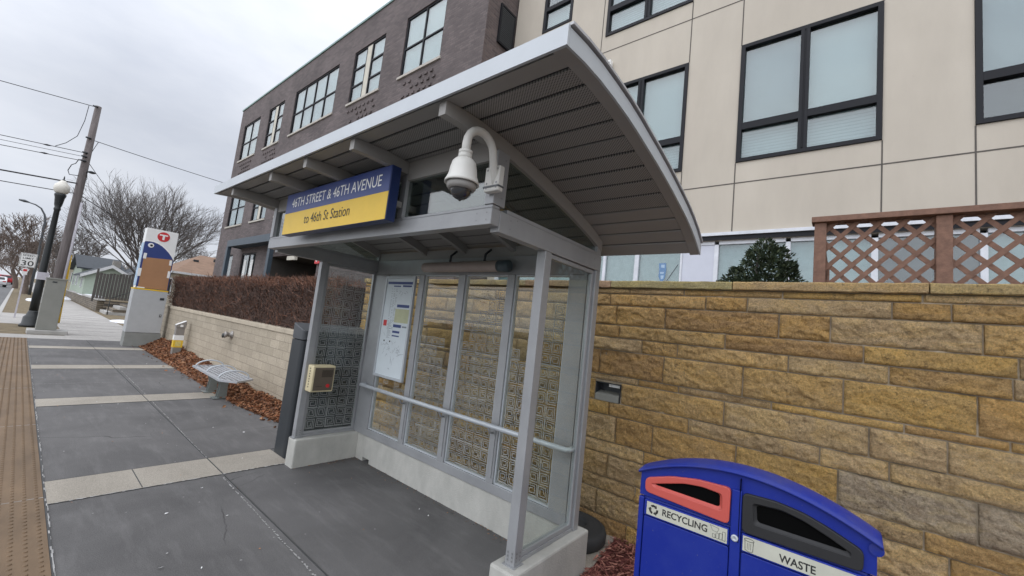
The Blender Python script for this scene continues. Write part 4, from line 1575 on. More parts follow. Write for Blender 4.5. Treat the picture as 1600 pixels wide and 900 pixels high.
def rounded(poly, r, n=5):
    out_ = []
    k = len(poly)
    for q in range(k):
        p = Vector(poly[q]).to_3d()
        a = (Vector(poly[q - 1]).to_3d() - p)
        b2 = (Vector(poly[(q + 1) % k]).to_3d() - p)
        rr = min(r, a.length * 0.45, b2.length * 0.45)
        A, B = p + a.normalized() * rr, p + b2.normalized() * rr
        for t_ in range(n + 1):
            f = t_ / n
            v_ = A.lerp(p, f).lerp(p.lerp(B, f), f)
            out_.append((v_.x, v_.y))
    return out_

def aperture(outer, inner, m_, x0, name):
    o_ = rounded(outer, 0.022)
    i_ = rounded(inner, 0.016)
    mb = MB()
    ring_prism(mb, o_, i_, x0, 0.02)
    fr = mb.build(name, m_, bn, bevel=0.004)
    # sloping throat and dark inside
    th = MB()
    cy_, cz_ = sum(p[0] for p in i_) / len(i_), sum(p[1] for p in i_) / len(i_)
    in2 = [(cy_ + (y - cy_) * 0.93, cz_ + (z - cz_) * 0.82 + 0.003) for y, z in i_]
    a = th.pts([(x0 + 0.002, y, z) for y, z in i_])
    b2 = th.pts([(x0 + 0.0115, y, z) for y, z in in2])
    n = len(i_)
    for q in range(n):
        th.face((a + q, a + (q + 1) % n, b2 + (q + 1) % n, b2 + q), True)
    th.build('throat', m_, fr)
    dk_ = MB()
    dk_.sheet(in2, (x0 + 0.0118, 0, 0), Y_, Z_)
    dk_.build('opening', M['hole'], fr)

def arc_pts(ya, yb, off, n=8):
    return [(ya + (yb - ya) * k / n, lidz(ya + (yb - ya) * k / n) - off) for k in range(n + 1)]
FX = BF - 0.004
aperture([(0.742, 0.982), (0.368, 0.962), (0.366, 1.116)] + [(0.505, 1.110), (0.623, 1.088), (0.744, 1.046)],
         [(0.700, 1.016), (0.398, 1.010), (0.400, 1.078)] + [(0.480, 1.084), (0.560, 1.074), (0.712, 1.026)], M['coral'], FX, 'recycling_opening')
aperture([(0.318, 0.952), (-0.076, 0.958), (-0.078, 1.032)] + [(0.03, 1.078), (0.107, 1.103), (0.200, 1.116), (0.320, 1.112)],
         [(0.274, 0.998), (-0.038, 1.000), (-0.040, 1.012)] + [(0.03, 1.044), (0.106, 1.073), (0.180, 1.088), (0.281, 1.080)], M['binblack'], FX, 'waste_opening')
# lid cap overhanging the head
lid = MB()
ys2 = [BR - 0.012 + (BL - BR + 0.016) * k / 30 for k in range(31)]
def lz(y):
    return lidz(y) + 0.002
prof = [(BF - 0.002, -0.010), (BF - 0.010, -0.005), (BF - 0.008, 0.002), (BF + 0.03, 0.009), (BF + 0.08, 0.014), (BF + 0.14, 0.010), (BF + 0.22, -0.008), (BF + 0.32, -0.034), (BB - 0.04, -0.060), (BB, -0.078), (BB + 0.004, -0.10)]
rings = [lid.pts([(x, y, lz(y) + dz) for x, dz in prof]) for y in ys2]
for k in range(30):
    for q in range(len(prof) - 1):
        lid.face((rings[k] + q, rings[k] + q + 1, rings[k + 1] + q + 1, rings[k + 1] + q), True)
for ring, rev in ((rings[0], False), (rings[-1], True)):
    idx = [ring + q for q in range(len(prof))]
    lid.face(tuple(reversed(idx)) if rev else tuple(idx))
lid.build('lid', M['binlid'], bn)
ed = MB()   # right-hand rounded shoulder
ed.tube([(BF + 0.004, BR + 0.006, 1.050), (BF + 0.15, BR + 0.006, 1.048), (BB - 0.01, BR + 0.006, 0.982)], 0.022, 14)
ed.build('lid_shoulder', M['binlid'], bn)
# doors, divider, labels
for (a, b_) in ((0.365, 0.742), (-0.085, 0.318)):
    d_ = MB()
    d_.prism(rounded([(a, 0.10), (b_, 0.10), (b_, 0.868), (a, 0.868)], 0.012), (BF + 0.019, 0, 0), Y_, Z_, NX, 0.014)
    d_.build('door', M['binblue'], bn, bevel=0.004)
    s_ = MB()
    s_.box(BF + 0.0, BF + 0.019, a, b_, 0.872, 0.946)
    s_.build('label_rail', M['binblue'], bn, bevel=0.005)
MB().box(BF + 0.0, BF + 0.019, 0.322, 0.362, 0.10, 1.115).build('centre_post', M['binblue'], bn, bevel=0.004)
for (a, b_) in ((0.746, 0.772), (-0.116, -0.089)):
    MB().box(BF + 0.003, BF + 0.03, a, b_, 0.03, 0.952).build('corner_post', M['binblue'], bn, bevel=0.006)
MB().box(BF - 0.0005, BF + 0.0125, 0.3285, 0.3315, 0.90, 1.165).build('seam', M['hole'], bn)
lk = MB()
lk.lathe([(0.014, 0.0), (0.014, -0.006), (0.011, -0.009), (0.007, -0.009), (0.006, -0.004)], (BF + 0.001, 0.343, 0.916), 20, axis='x')
lk.build('lock', M['alu_light'], bn)
for (a, b_) in ((0.372, 0.728), (-0.080, 0.312)):
    lpl = MB().box(BF - 0.0016, BF - 0.0003, a, b_, 0.880, 0.940).build('label_plate', M['binlabel'], bn)
    if a > 0: lab_a = lpl
    else: lab_b = lpl
pt, pw = MB(), MB()
LX = BF - 0.0018
text_mesh(pt, "RECYCLING", (LX, 0.652, 0.897), NY, Z_, NX, 0.200, 0.031, depth=0.0003, m=M['black'], bold=0.022)
text_mesh(pw, "WASTE", (LX, 0.182, 0.889), NY, Z_, NX, 0.120, 0.031, depth=0.0003, m=M['black'], bold=0.022)
# recycling arrows: three bent chasing arrows
pt.use(M['black'])
for k in range(3):
    a0 = math.pi / 2 + k * 2.0944
    def P(r_, t_):
        return (LX - 0.0003, 0.694 - r_ * math.cos(t_), 0.909 + r_ * math.sin(t_))
    seg = [a0 + 0.75 - q * 0.24 for q in range(6)]
    for q in range(5):
        pt.quad(P(0.0125, seg[q]), P(0.0225, seg[q]), P(0.0225, seg[q + 1]), P(0.0125, seg[q + 1]))
    e_ = seg[-1]
    pt.tri(P(0.0085, e_ - 0.02), P(0.0275, e_ - 0.02), P(0.0175, e_ - 0.62))
def stroke(mb, pts_, wd, x=LX - 0.0003):
    for p, q in zip(pts_, pts_[1:]):
        A, B = Vector((x, p[0], p[1])), Vector((x, q[0], q[1]))
        d = (B - A)
        if d.length < 1e-5: continue
        d.normalize()
        s_ = d.cross(X_) * wd / 2
        mb.quad(A - s_, B - s_, B + s_, A + s_)
def ell(cy_, cz_, ry, rz, n=14, a0=0, a1=6.2832):
    return [(cy_ + ry * math.cos(a0 + (a1 - a0) * k / n), cz_ + rz * math.sin(a0 + (a1 - a0) * k / n)) for k in range(n + 1)]
stroke(pw, ell(0.288, 0.928, 0.018, 0.006), 0.002)
stroke(pw, [(0.304, 0.926), (0.302, 0.886), (0.288, 0.882), (0.274, 0.886), (0.272, 0.926)], 0.002)
for q in (0.294, 0.288, 0.282):
    stroke(pw, [(q, 0.916), (q, 0.890)], 0.0012)
stroke(pt, [(0.441, 0.936), (0.405, 0.931), (0.410, 0.915), (0.430, 0.915), (0.441, 0.936)], 0.0012)
for cy_, h_ in ((0.424, 0.014), (0.410, 0.022), (0.396, 0.026), (0.384, 0.036)):
    stroke(pt, [(cy_ + 0.006, 0.888), (cy_ + 0.006, 0.888 + h_), (cy_ - 0.005, 0.888 + h_), (cy_ - 0.005, 0.888), (cy_ + 0.006, 0.888)], 0.0014)
pt.build('label_print', None, lab_a)
pw.build('label_print', None, lab_b)

# ---------------------------------------------------------------- rubber ring on the pad
rr_ = thing('rubber_ring', (3.27, 1.77, 0.015), 'flat black rubber tyre ring lying on the pad behind the shelter', 'tyre')
t_ = MB()
t_.lathe([(0.13, 0.02), (0.14, 0.0), (0.285, 0.0), (0.30, 0.02), (0.302, 0.07), (0.292, 0.10), (0.255, 0.118), (0.25, 0.112), (0.235, 0.124), (0.225, 0.118), (0.205, 0.134), (0.195, 0.13), (0.165, 0.138), (0.14, 0.132), (0.13, 0.10)], (3.27, 1.77, 0.0145), 40)
t_.build('ring', M['rubber'], rr_)

# ---------------------------------------------------------------- ticket machine behind the end glass
tm = thing('ticket_machine', (2.5, 4.93, 0), 'tall charcoal ticket machine with a sloping cap standing just beyond the shelter end', 'ticket machine')
q_ = MB()
fp = rounded([(2.14, 4.79), (3.02, 4.79), (3.02, 5.10), (2.14, 5.10)], 0.05, 6)
q_.prism(fp, (0, 0, 0.0), X_, Y_, Z_, 1.315)
q_.build('cabinet', M['charcoal'], tm)
c_ = MB()
i0 = c_.pts([(x, y, 1.322) for x, y in fp])
i1 = c_.pts([(x - 0.005, y - 0.004, 1.43 + (y - 4.79) * 0.26) for x, y in fp])
n = len(fp)
for k in range(n):
    c_.face((i0 + k, i0 + (k + 1) % n, i1 + (k + 1) % n, i1 + k))
c_.face(tuple(i1 + k for k in range(n)))
c_.face(tuple(i0 + k for k in reversed(range(n))))
c_.build('cap', M['charcoal_cap'], tm, bevel=0.006)

# ---------------------------------------------------------------- bench
be = thing('platform_bench', (2.42, 8.2, 0), 'low silver backless bench with three hoop armrests beside the leaf bank', 'bench')
f_ = MB()
bo = [(2.20, 9.12), (2.18, 7.52), (2.36, 7.28), (2.66, 7.50), (2.66, 9.18)]
bi = [(2.23, 9.09), (2.212, 7.535), (2.362, 7.325), (2.628, 7.518), (2.628, 9.15)]
n = 5
for z0, z1 in ((0.405, 0.435),):
    a0, a1 = f_.pts([(x, y, z0) for x, y in bo]), f_.pts([(x, y, z1) for x, y in bo])
    b0, b1 = f_.pts([(x, y, z0) for x, y in bi]), f_.pts([(x, y, z1) for x, y in bi])
    for k in range(n):
        p = (k + 1) % n
        f_.face((a0 + k, a0 + p, a1 + p, a1 + k)); f_.face((b0 + p, b0 + k, b1 + k, b1 + p))
        f_.face((a1 + k, a1 + p, b1 + p, b1 + k)); f_.face((a0 + p, a0 + k, b0 + k, b0 + p))
f_.build('seat_frame', M['bench'], be)
s_ = MB()
for k in range(6):
    x = 2.235 + k * 0.067
    s_.box(x, x + 0.038, 7.50 + abs(x + 0.025 - 2.40) * 0.55 - 0.07, 9.10, 0.412, 0.426)
s_.build('seat_slats', M['bench'], be)
for y in (8.98, 8.30, 7.66):
    a_ = MB()
    a_.tube([(2.43 + 0.215 * math.cos(math.pi * k / 14), y, 0.43 + 0.115 * math.sin(math.pi * k / 14)) for k in range(15)], 0.012, 10)
    a_.build('armrest', M['alu_light'], be)
for y in (8.78, 8.22):
    l_ = MB()
    for dy in (-0.05, 0.045):
        l_.prism([(2.33, 0.405), (2.56, 0.405), (2.52, 0.22), (2.53, 0.02), (2.39, 0.02), (2.41, 0.22)], (0, y + dy, 0), X_, Z_, Y_, 0.012)
    l_.box(2.43, 2.50, y - 0.037, y + 0.044, 0.02, 0.40)
    l_.box(2.33, 2.54, y - 0.09, y + 0.10, 0.006, 0.019)
    l_.build('leg', M['bench_leg'], be)

# ---------------------------------------------------------------- fare validator post
va = thing('fare_validator', (2.87, 13.62, 0), 'short steel fare validator post with a yellow and white wrap', 'validator')
MB().box(2.775, 2.965, 13.56, 13.70, 0.0, 0.80).build('post', M['validator'], va, bevel=0.01)
q_ = MB()
q_.prism([(2.765, 0.805), (2.975, 0.805), (2.975, 0.975), (2.765, 0.86)], (0, 13.54, 0), X_, Z_, Y_, 0.18)
q_.build('reader_head', M['validator'], va)
q_ = MB()
q_.hexa([(2.767, 13.545, 0.866), (2.972, 13.545, 0.979), (2.972, 13.715, 0.979), (2.767, 13.715, 0.866), (2.765, 13.545, 0.874), (2.970, 13.545, 0.987), (2.970, 13.715, 0.987), (2.765, 13.715, 0.874)])
q_.build('reader_glass', M['white'], va)
MB().box(2.769, 2.971, 13.554, 13.706, 0.28, 0.47).build('yellow_wrap', M['yellow'], va)
MB().box(2.769, 2.971, 13.554, 13.706, 0.472, 0.60).build('white_wrap', M['white'], va)
MB().box(2.85, 2.91, 13.535, 13.539, 0.82, 0.88).build('slot', M['white'], va)
MB().box(2.81, 2.93, 13.552, 13.5535, 0.31, 0.44).build('wrap_print', mat('faded_yellow', (0.62, 0.50, 0.16), 0.6, 0, 0.3, 30), va)

# ---------------------------------------------------------------- transit pylon
py = thing('transit_pylon', (2.56, 16.35, 0), 'tall white and navy transit pylon with a red T badge and a taped brown board', 'sign pylon')
MB().box(2.15, 2.965, 16.15, 16.62, 0.0, 0.415).build('base', M['pylon_base'], py, bevel=0.01)
MB().box(2.145, 2.935, 16.14, 16.60, 0.418, 1.685).build('equipment_box', M['pylon_grey'], py, bevel=0.008)
MB().box(2.142, 2.937, 16.137, 16.603, 1.688, 1.728).build('yellow_strip', M['yellow'], py)
MB().box(2.178, 2.925, 16.20, 16.56, 1.731, 3.555).build('panel', M['white'], py, bevel=0.006)
q_ = MB()
arcp = [(2.180, 3.135), (2.28, 3.152), (2.38, 3.150), (2.48, 3.122), (2.59, 3.065), (2.69, 2.985), (2.78, 2.895), (2.86, 2.79), (2.923, 2.68)]
q_.prism([(2.180, 1.735), (2.923, 1.735)] + list(reversed(arcp)), (0, 16.1985, 0), X_, Z_, NY, 0.004)
q_.build('navy_field', M['navy'], py)
q_ = MB()
for p, q in zip(arcp, arcp[1:]):
    q_.prism([(p[0], p[1]), (q[0], q[1]), (q[0], q[1] + 0.03), (p[0], p[1] + 0.03)], (0, 16.198, 0), X_, Z_, NY, 0.006)
q_.build('white_stripe', mat('bright_white_vinyl', (0.85, 0.85, 0.85), 0.5), py)
MB().box(2.168, 2.177, 16.21, 16.55, 1.80, 3.10).build('side_stripe', M['poster_pale'], py)
q_ = MB()
q_.tube([(2.335, 16.194, 3.04), (2.335, 16.190, 3.04)], 0.070, 28, smooth=False)
e_ = q_.build('eye_ring', M['white'], py)
q_ = MB()
q_.tube([(2.345, 16.1895, 3.038), (2.345, 16.186, 3.038)], 0.034, 20, smooth=False)
q_.build('eye_centre', M['black'], e_)
q_ = MB()
q_.tube([(2.585, 16.1985, 3.355), (2.585, 16.192, 3.355)], 0.148, 36, smooth=False)
bd_ = q_.build('red_badge', M['red'], py)
q_ = MB()
q_.box(2.485, 2.685, 16.186, 16.1915, 3.385, 3.425)
q_.box(2.560, 2.612, 16.186, 16.1915, 3.262, 3.3848)
q_.build('letter_T', M['white'], bd_)
q_ = MB()
q_.prism([(2.225, 2.655), (2.892, 2.705), (2.905, 1.745), (2.228, 1.745)], (0, 16.19, 0), X_, Z_, NY, 0.012)
q_.build('brown_board', M['card'], py)
q_ = MB()
for (x, z, w_, h_) in ((2.245, 2.70, 0.07, 0.17), (2.195, 2.20, 0.075, 0.24), (2.862, 2.60, 0.06, 0.16), (2.873, 2.23, 0.065, 0.21)):
    q_.box(x - w_ / 2, x + w_ / 2, 16.172, 16.1765, z - h_ / 2, z + h_ / 2)
q_.box(2.20, 2.38, 16.172, 16.1765, 1.735, 1.765)
q_.build('tape', M['white'], py)
MB().box(2.775, 2.875, 16.132, 16.1385, 1.425, 1.495).build('vent', M['charcoal'], py)
q_ = MB().box(2.835, 2.885, 16.130, 16.1385, 0.91, 0.99).build('latch', M['black'], py)
MB().box(2.85, 2.87, 16.126, 16.1295, 0.94, 0.965).build('key_cover', M['white'], q_)

# ---------------------------------------------------------------- utility cabinet, lamp post, pole
uc = thing('utility_cabinet', (0.75, 19.2, 0), 'grey metal utility cabinet on a concrete pad in front of the lamp post', 'utility cabinet')
MB().box(0.36, 1.21, 18.92, 19.75, -0.01, 0.115).build('pad', M['kerb'], uc, bevel=0.012)
MB().box(0.525, 0.960, 19.10, 19.52, 0.117, 1.70).build('box', M['cabinet'], uc, bevel=0.01)
MB().box(0.505, 0.98, 19.08, 19.54, 1.702, 1.745).build('cap', M['cabinet'], uc, bevel=0.008)
MB().box(0.972 - 0.0115, 0.976, 19.2, 19.3, 0.85, 1.0).build('handle', M['charcoal'], uc)
MB().box(0.66, 0.76, 19.094, 19.099, 1.60, 1.64).build('badge', M['charcoal'], uc)

lp = thing('lamp_post', (0.47, 21.75, 0), 'black ornamental lamp post with a cream acorn globe', 'street lamp')
cx, cy = 0.47, 21.75
MB().lathe([(0.27, 0.0), (0.27, 0.08), (0.22, 0.12), (0.21, 0.34), (0.16, 0.40), (0.125, 0.52), (0.115, 0.56)], (cx, cy, -0.012), 20).build('base', M['blackmetal'], lp)
q_ = MB()
q_.lathe([(0.112, 0.56), (0.108, 1.4), (0.085, 3.2), (0.072, 4.15), (0.09, 4.18), (0.09, 4.24), (0.075, 4.27), (0.10, 4.36), (0.125, 4.62), (0.15, 4.70), (0.15, 4.76), (0.10, 4.78)], (cx, cy, -0.012), 16)
q_.build('shaft', M['blackmetal'], lp)
MB().lathe([(0.11, 4.77), (0.17, 4.82), (0.205, 4.92), (0.21, 5.0), (0.19, 5.09), (0.12, 5.17), (0.115, 5.19), (0.075, 5.24), (0.04, 5.27)], (cx, cy, -0.012), 24).build('globe', M['globe'], lp)
MB().lathe([(0.05, 5.262), (0.045, 5.29), (0.018, 5.31), (0.022, 5.35), (0.012, 5.40), (0.004, 5.44)], (cx, cy, -0.012), 12).build('finial', M['blackmetal'], lp)
MB().box(0.36, 0.635, 21.615, 21.622, 1.645, 1.905).build('plaque', M['pvc'], lp)

up = thing('utility_pole', (0.94, 24.0, 0), 'tall weathered wooden utility pole with a pale conduit and overhead wires', 'utility pole')
q_ = MB()
q_.tube([(0.935, 24, -0.05), (0.955, 24, 3.0), (0.975, 24, 6.0), (0.985, 24, 8.98)], [0.155, 0.148, 0.128, 0.10], 14)
q_.build('shaft', M['wood_pole'], up)
q_ = MB()
q_.tube([(1.09, 23.93, 0.0), (1.105, 23.93, 2.5), (1.12, 23.94, 4.9)], 0.045, 10)
q_.build('conduit', M['pvc'], up)
q_ = MB()
q_.tube([(0.90, 24, 6.62), (0.78, 23.9, 6.60), (0.72, 23.9, 6.4), (0.62, 23.9, 6.3), (0.56, 23.9, 6.05), (0.62, 23.9, 5.9), (0.88, 23.95, 5.95)], 0.014, 6)
q_.tube([(0.72, 23.9, 8.86), (0.70, 23.9, 8.2), (0.6, 23.9, 7.5), (0.35, 23.9, 7.1), (0.1, 23.9, 6.86)], 0.012, 6)
q_.tube([(1.2, 24, 7.52), (1.12, 24, 7.2), (1.05, 24, 6.9), (0.98, 24, 6.62), (1.06, 24, 6.95)], 0.012, 6)
q_.tube([(1.08, 24, 6.2), (1.12, 24, 5.9), (1.02, 24, 5.65), (0.95, 23.9, 5.7)], 0.010, 6)
q_.build('drop_cables', M['wire'], up)
for z in (8.90, 7.55, 6.92, 6.76, 6.58):
    q_ = MB()
    q_.tube([(0.98, 23.86, z), (0.82, 23.85, z)], 0.035, 8)
    q_.build('insulator', M['charcoal'], up)
q_ = MB()
q_.tube([(1.06, 23.9, 6.16), (1.16, 23.85, 6.2), (1.28, 23.85, 6.19)], [0.02, 0.03, 0.02], 8)
q_.lathe([(0.05, 0.0), (0.12, 0.03), (0.13, 0.06), (0.05, 0.10)], (1.2, 23.85, 6.14), 12)
q_.build('small_lamp_head', M['charcoal'], up)
q_ = MB()
q_.tube([(1.22, 24.3, 0.0), (1.19, 24.28, 1.4), (1.16, 24.25, 2.75)], [0.055, 0.05, 0.04], 8)
q_.build('yellow_cable_guard', M['guard'], up)

def wire(a, b_, sag, r_, label, n=18):
    a, b_ = Vector(a), Vector(b_)
    q_ = MB()
    q_.tube([a.lerp(b_, k / n) - Z_ * (sag * 4 * (k / n) * (1 - k / n)) for k in range(n + 1)], r_, 5, caps=False)
    o = q_.build('overhead_wire', M['wire'])
    tag(o, label, 'wire', 'overhead wires at the utility pole')
wire((0.86, 23.85, 8.88), (-22, 23.0, 6.75), 0.12, 0.014, 'topmost overhead wire running left from the top of the wooden pole')
wire((0.83, 23.85, 6.90), (-22, 23.4, 4.75), 0.05, 0.013, 'overhead wire with a dark splice, upper of the middle three wires left of the pole')
wire((0.83, 23.85, 6.74), (-22, 23.4, 4.5), 0.05, 0.009, 'thinnest overhead wire between the middle pair left of the pole')
wire((0.83, 23.85, 6.56), (-22, 23.4, 4.2), 0.05, 0.013, 'overhead wire lowest of the middle three left of the pole')
wire((0.86, 23.9, 5.62), (-22, 23.4, 3.85), 0.08, 0.028, 'thick bundled cable passing just above the lamp globe left of the pole')
wire((0.86, 23.9, 5.20), (-22, 23.4, 3.55), 0.05, 0.016, 'lowest overhead wire left of the pole, meeting it beside the lamp globe')
wire((1.08, 24, 7.54), (6.0, 25.4, 7.72), 0.02, 0.014, 'overhead service wire running right from the pole to the brick building')
wire((1.08, 24, 6.56), (3.6, 40, 7.5), 0.02, 0.012, 'overhead wire slanting down from the pole across the bare tree')
wire((1.10, 24, 5.15), (14, 60, 5.6), 0.3, 0.018, 'low overhead wire running right from the pole behind the bare tree')
sp_ = MB()
for (x, z) in ((-0.1, 6.80), (-0.12, 6.46)):
    sp_.tube([(x - 0.12, 23.83, z - 0.012), (x, 23.83, z), (x + 0.12, 23.83, z + 0.012)], [0.012, 0.035, 0.012], 8)
sp_.build('wire_splices', M['wire'], up)

# speed limit sign
ss = thing('speed_limit_sign', (0.1, 26, 0), 'white SPEED LIMIT 30 sign with a small red and white plate below', 'road sign')
MB().box(0.075, 0.125, 26.01, 26.05, -0.02, 2.66).build('post', M['pvc'], ss)
MB().box(-0.12, 0.335, 25.995, 26.008, 2.075, 2.65).build('panel', M['white'], ss, bevel=0.003)
tx = MB()
text_mesh(tx, "SPEED", (-0.06, 25.994, 2.525), X_, Z_, NY, 0.335, 0.075, m=M['black'], bold=0.006)
text_mesh(tx, "LIMIT", (-0.04, 25.994, 2.405), X_, Z_, NY, 0.295, 0.075, m=M['black'], bold=0.006)
text_mesh(tx, "30", (-0.06, 25.994, 2.13), X_, Z_, NY, 0.335, 0.215, m=M['black'], bold=0.006)
tx.frame((0, 25.9945, 0), X_, Z_, NY, -0.108, 0.323, 2.087, 2.638, 0.010, 0.001)
tx.build('lettering', None, ss)
q_ = MB().box(0.02, 0.165, 25.995, 26.008, 1.76, 2.03).build('small_plate', M['white'], ss)
q2 = MB().box(0.04, 0.145, 25.991, 25.9945, 1.90, 1.99)
q2.build('red_mark', M['red'], q_)

# cobra street light
cl = thing('street_light', (0.80, 60, 0), 'tall grey street light with a curved arm over the road beyond the speed sign', 'street light')
q_ = MB()
q_.tube([(0.80, 60, -0.02), (0.78, 60, 4.0), (0.72, 60, 7.2), (0.60, 60, 7.8), (0.30, 60, 8.35), (-0.10, 60, 8.6), (-0.6, 60, 8.7)], [0.11, 0.10, 0.085, 0.075, 0.065, 0.06, 0.05], 8)
q_.build('pole', M['charcoal_cap'], cl)
q_ = MB()
q_.tube([(-0.5, 60, 8.69), (-0.8, 60, 8.74), (-1.15, 60, 8.76)], [0.06, 0.13, 0.07], 8)
q_.build('lamp_head', M['charcoal_cap'], cl)

# ---------------------------------------------------------------- big buildings
def wall_holes(mb, axis, c, u0, u1, z0, z1, holes):
    """flat wall in plane axis=c with rectangular openings"""
    us = sorted({u0, u1} | {h[0] for h in holes} | {h[1] for h in holes})
    zs = sorted({z0, z1} | {h[2] for h in holes} | {h[3] for h in holes})
    us = [q for q in us if u0 <= q <= u1]
    zs = [q for q in zs if z0 <= q <= z1]
    for a, b_ in zip(us, us[1:]):
        for p, q in zip(zs, zs[1:]):
            mu_, mz = (a + b_) / 2, (p + q) / 2
            if any(h[0] < mu_ < h[1] and h[2] < mz < h[3] for h in holes):
                continue
            if axis == 'x':
                mb.quad((c, b_, p), (c, a, p), (c, a, q), (c, b_, q))
            else:
                mb.quad((a, c, p), (b_, c, p), (b_, c, q), (a, c, q))

def reveal(mb, x0, x1, h):
    a, b_, p, q = h
    mb.quad((x0, a, p), (x0, b_, p), (x1, b_, p), (x1, a, p))
    mb.quad((x0, b_, q), (x0, a, q), (x1, a, q), (x1, b_, q))
    mb.quad((x0, a, q), (x0, a, p), (x1, a, p), (x1, a, q))
    mb.quad((x0, b_, p), (x0, b_, q), (x1, b_, q), (x1, b_, p))

# tan apartment building
tb = thing('tan_building', (9.0, -1.0, 1.86), 'tan panelled apartment block with big charcoal framed windows above the sandstone wall', 'building')
TX = 7.0
wins = []   # y0, y1, z0, z1, mid y, mid z
for (zb) in (4.78, 8.04):
    for (a, b_, m_) in ((2.235, 3.995, 3.11), (-0.365, 1.398, 0.523), (-2.97, -1.203, -2.09), (-5.57, -3.81, -4.69)):
        wins.append((a, b_, zb, zb + 2.05, m_, zb + 0.605))
wins.append((4.905, 5.735, 8.82, 10.09, None, 9.42))
shop = [(-8.0, 6.4, 1.87, 3.50)]
w_ = MB()
wall_holes(w_, 'x', TX, -12, 6.60, 1.7, 12.2, [(a, b_, c, d) for a, b_, c, d, _, _ in wins] + shop)
for q in wins:
    reveal(w_, TX, TX + 0.16, q[:4])
reveal(w_, TX, TX + 0.20, shop[0])
w_.quad((7, -12, 12.2), (7, 6.6, 12.2), (20, 6.6, 12.2), (20, -12, 12.2))
w_.quad((20, -12, 1.7), (20, -12, 12.2), (20, 6.6, 12.2), (20, 6.6, 1.7))
w_.quad((7, -12, 1.7), (7, -12, 12.2), (20, -12, 12.2), (20, -12, 1.7))
wallo = w_.build('wall', M['tan'], tb)
jn = MB()
for z in (4.437, 7.690, 10.95):
    jn.box(TX - 0.0035, TX - 0.0005, -12, 6.55, z - 0.009, z + 0.009)
def vj(y, spans):
    for a, b_ in spans:
        jn.box(TX - 0.004, TX - 0.001, y - 0.008, y + 0.008, a, b_)
for y in (2.235, 1.398, -0.365, -1.203, -2.97, -3.81):
    vj(y, ((3.64, 4.428), (4.446, 4.775), (6.835, 7.681), (7.699, 8.035), (10.1, 10.94)))
for y in (4.08, ):
    vj(y, ((3.64, 4.428), (4.446, 7.681), (7.699, 10.94)))
jn.build('panel_joints', M['tan_joint'], wallo)
lg = MB()
lg.box(6.955, TX - 0.001, -12, 6.5, 3.575, 3.625)
lg.build('ledge', M['shopframe'], tb)
MB().box(6.985, TX - 0.001, -12, 6.5, 3.502, 3.573).build('header', M['winframe'], tb)
def blind_slats(mb, x, a, b_, p, q):
    z = p
    while z < q - 0.001:
        mb.quad((x, b_, z), (x, a, z), (x + 0.006, a, min(z + 0.05, q)), (x + 0.006, b_, min(z + 0.05, q)))
        z += 0.05
rw = random.Random(3)
dims = {0: (0, 0), 1: (1, 0)}
for k, (a, b_, p, q, my, mz) in enumerate(wins):
    f_ = MB()
    if my is None:
        f_.frame((TX + 0.06, 0, 0), Y_, Z_, NX, a + 0.002, b_ - 0.002, p + 0.002, q - 0.002, 0.075, 0.075, (), (mz,), 0.10)
    else:
        f_.frame((TX + 0.06, 0, 0), Y_, Z_, NX, a + 0.002, b_ - 0.002, p + 0.002, q - 0.002, 0.062, 0.085, (my,), (mz,), 0.115)
        f_.frame((TX + 0.0585, 0, 0), Y_, Z_, NX, my - 0.012, my + 0.012, p + 0.07, q - 0.07, 0.004, 0.092)
    wo = f_.build('window', M['winframe'], tb, bevel=0.006)
    MB().box(TX + 0.035, TX + 0.041, a + 0.06, b_ - 0.06, p + 0.06, q - 0.06).build('pane', M['pane'], wo)
    cols = [(a + 0.05, my - 0.03), (my + 0.03, b_ - 0.05)] if my is not None else [(a + 0.05, b_ - 0.05)]
    bl = MB()
    for ci, (c0, c1) in enumerate(cols):
        bl.use(M['blind'] if (k, ci) in ((1, 0), (0, 0), (0, 1), (5, 0), (4, 0), (8, 0)) else M['blind_dim'])
        low = M['blind']
        if (k, ci) == (2, 1):
            low = M['interior']
        bz = mz + (0.0 if k in (0, 1) else rw.choice((0.0, 0.0, 0.35, 0.7)))
        bl.quad((TX + 0.11, c1, bz), (TX + 0.11, c0, bz), (TX + 0.11, c0, q - 0.05), (TX + 0.11, c1, q - 0.05))
        for zz in range(3):
            bl.quad((TX + 0.106, c1, bz + 0.002 + zz * 0.03), (TX + 0.106, c0, bz + 0.002 + zz * 0.03), (TX + 0.108, c0, bz + 0.024 + zz * 0.03), (TX + 0.108, c1, bz + 0.024 + zz * 0.03))
        bl.use(low if k != 2 else M['interior'])
        blind_slats(bl, TX + 0.115, c0, c1, p + 0.05, mz)
    bl.build('blinds', None, wo)
    MB().quad((TX + 0.158, b_, p), (TX + 0.158, a, p), (TX + 0.158, a, q), (TX + 0.158, b_, q)) if False else None
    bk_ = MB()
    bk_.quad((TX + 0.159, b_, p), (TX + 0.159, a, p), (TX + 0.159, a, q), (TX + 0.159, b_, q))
    bk_.build('room', M['interior'], wo)
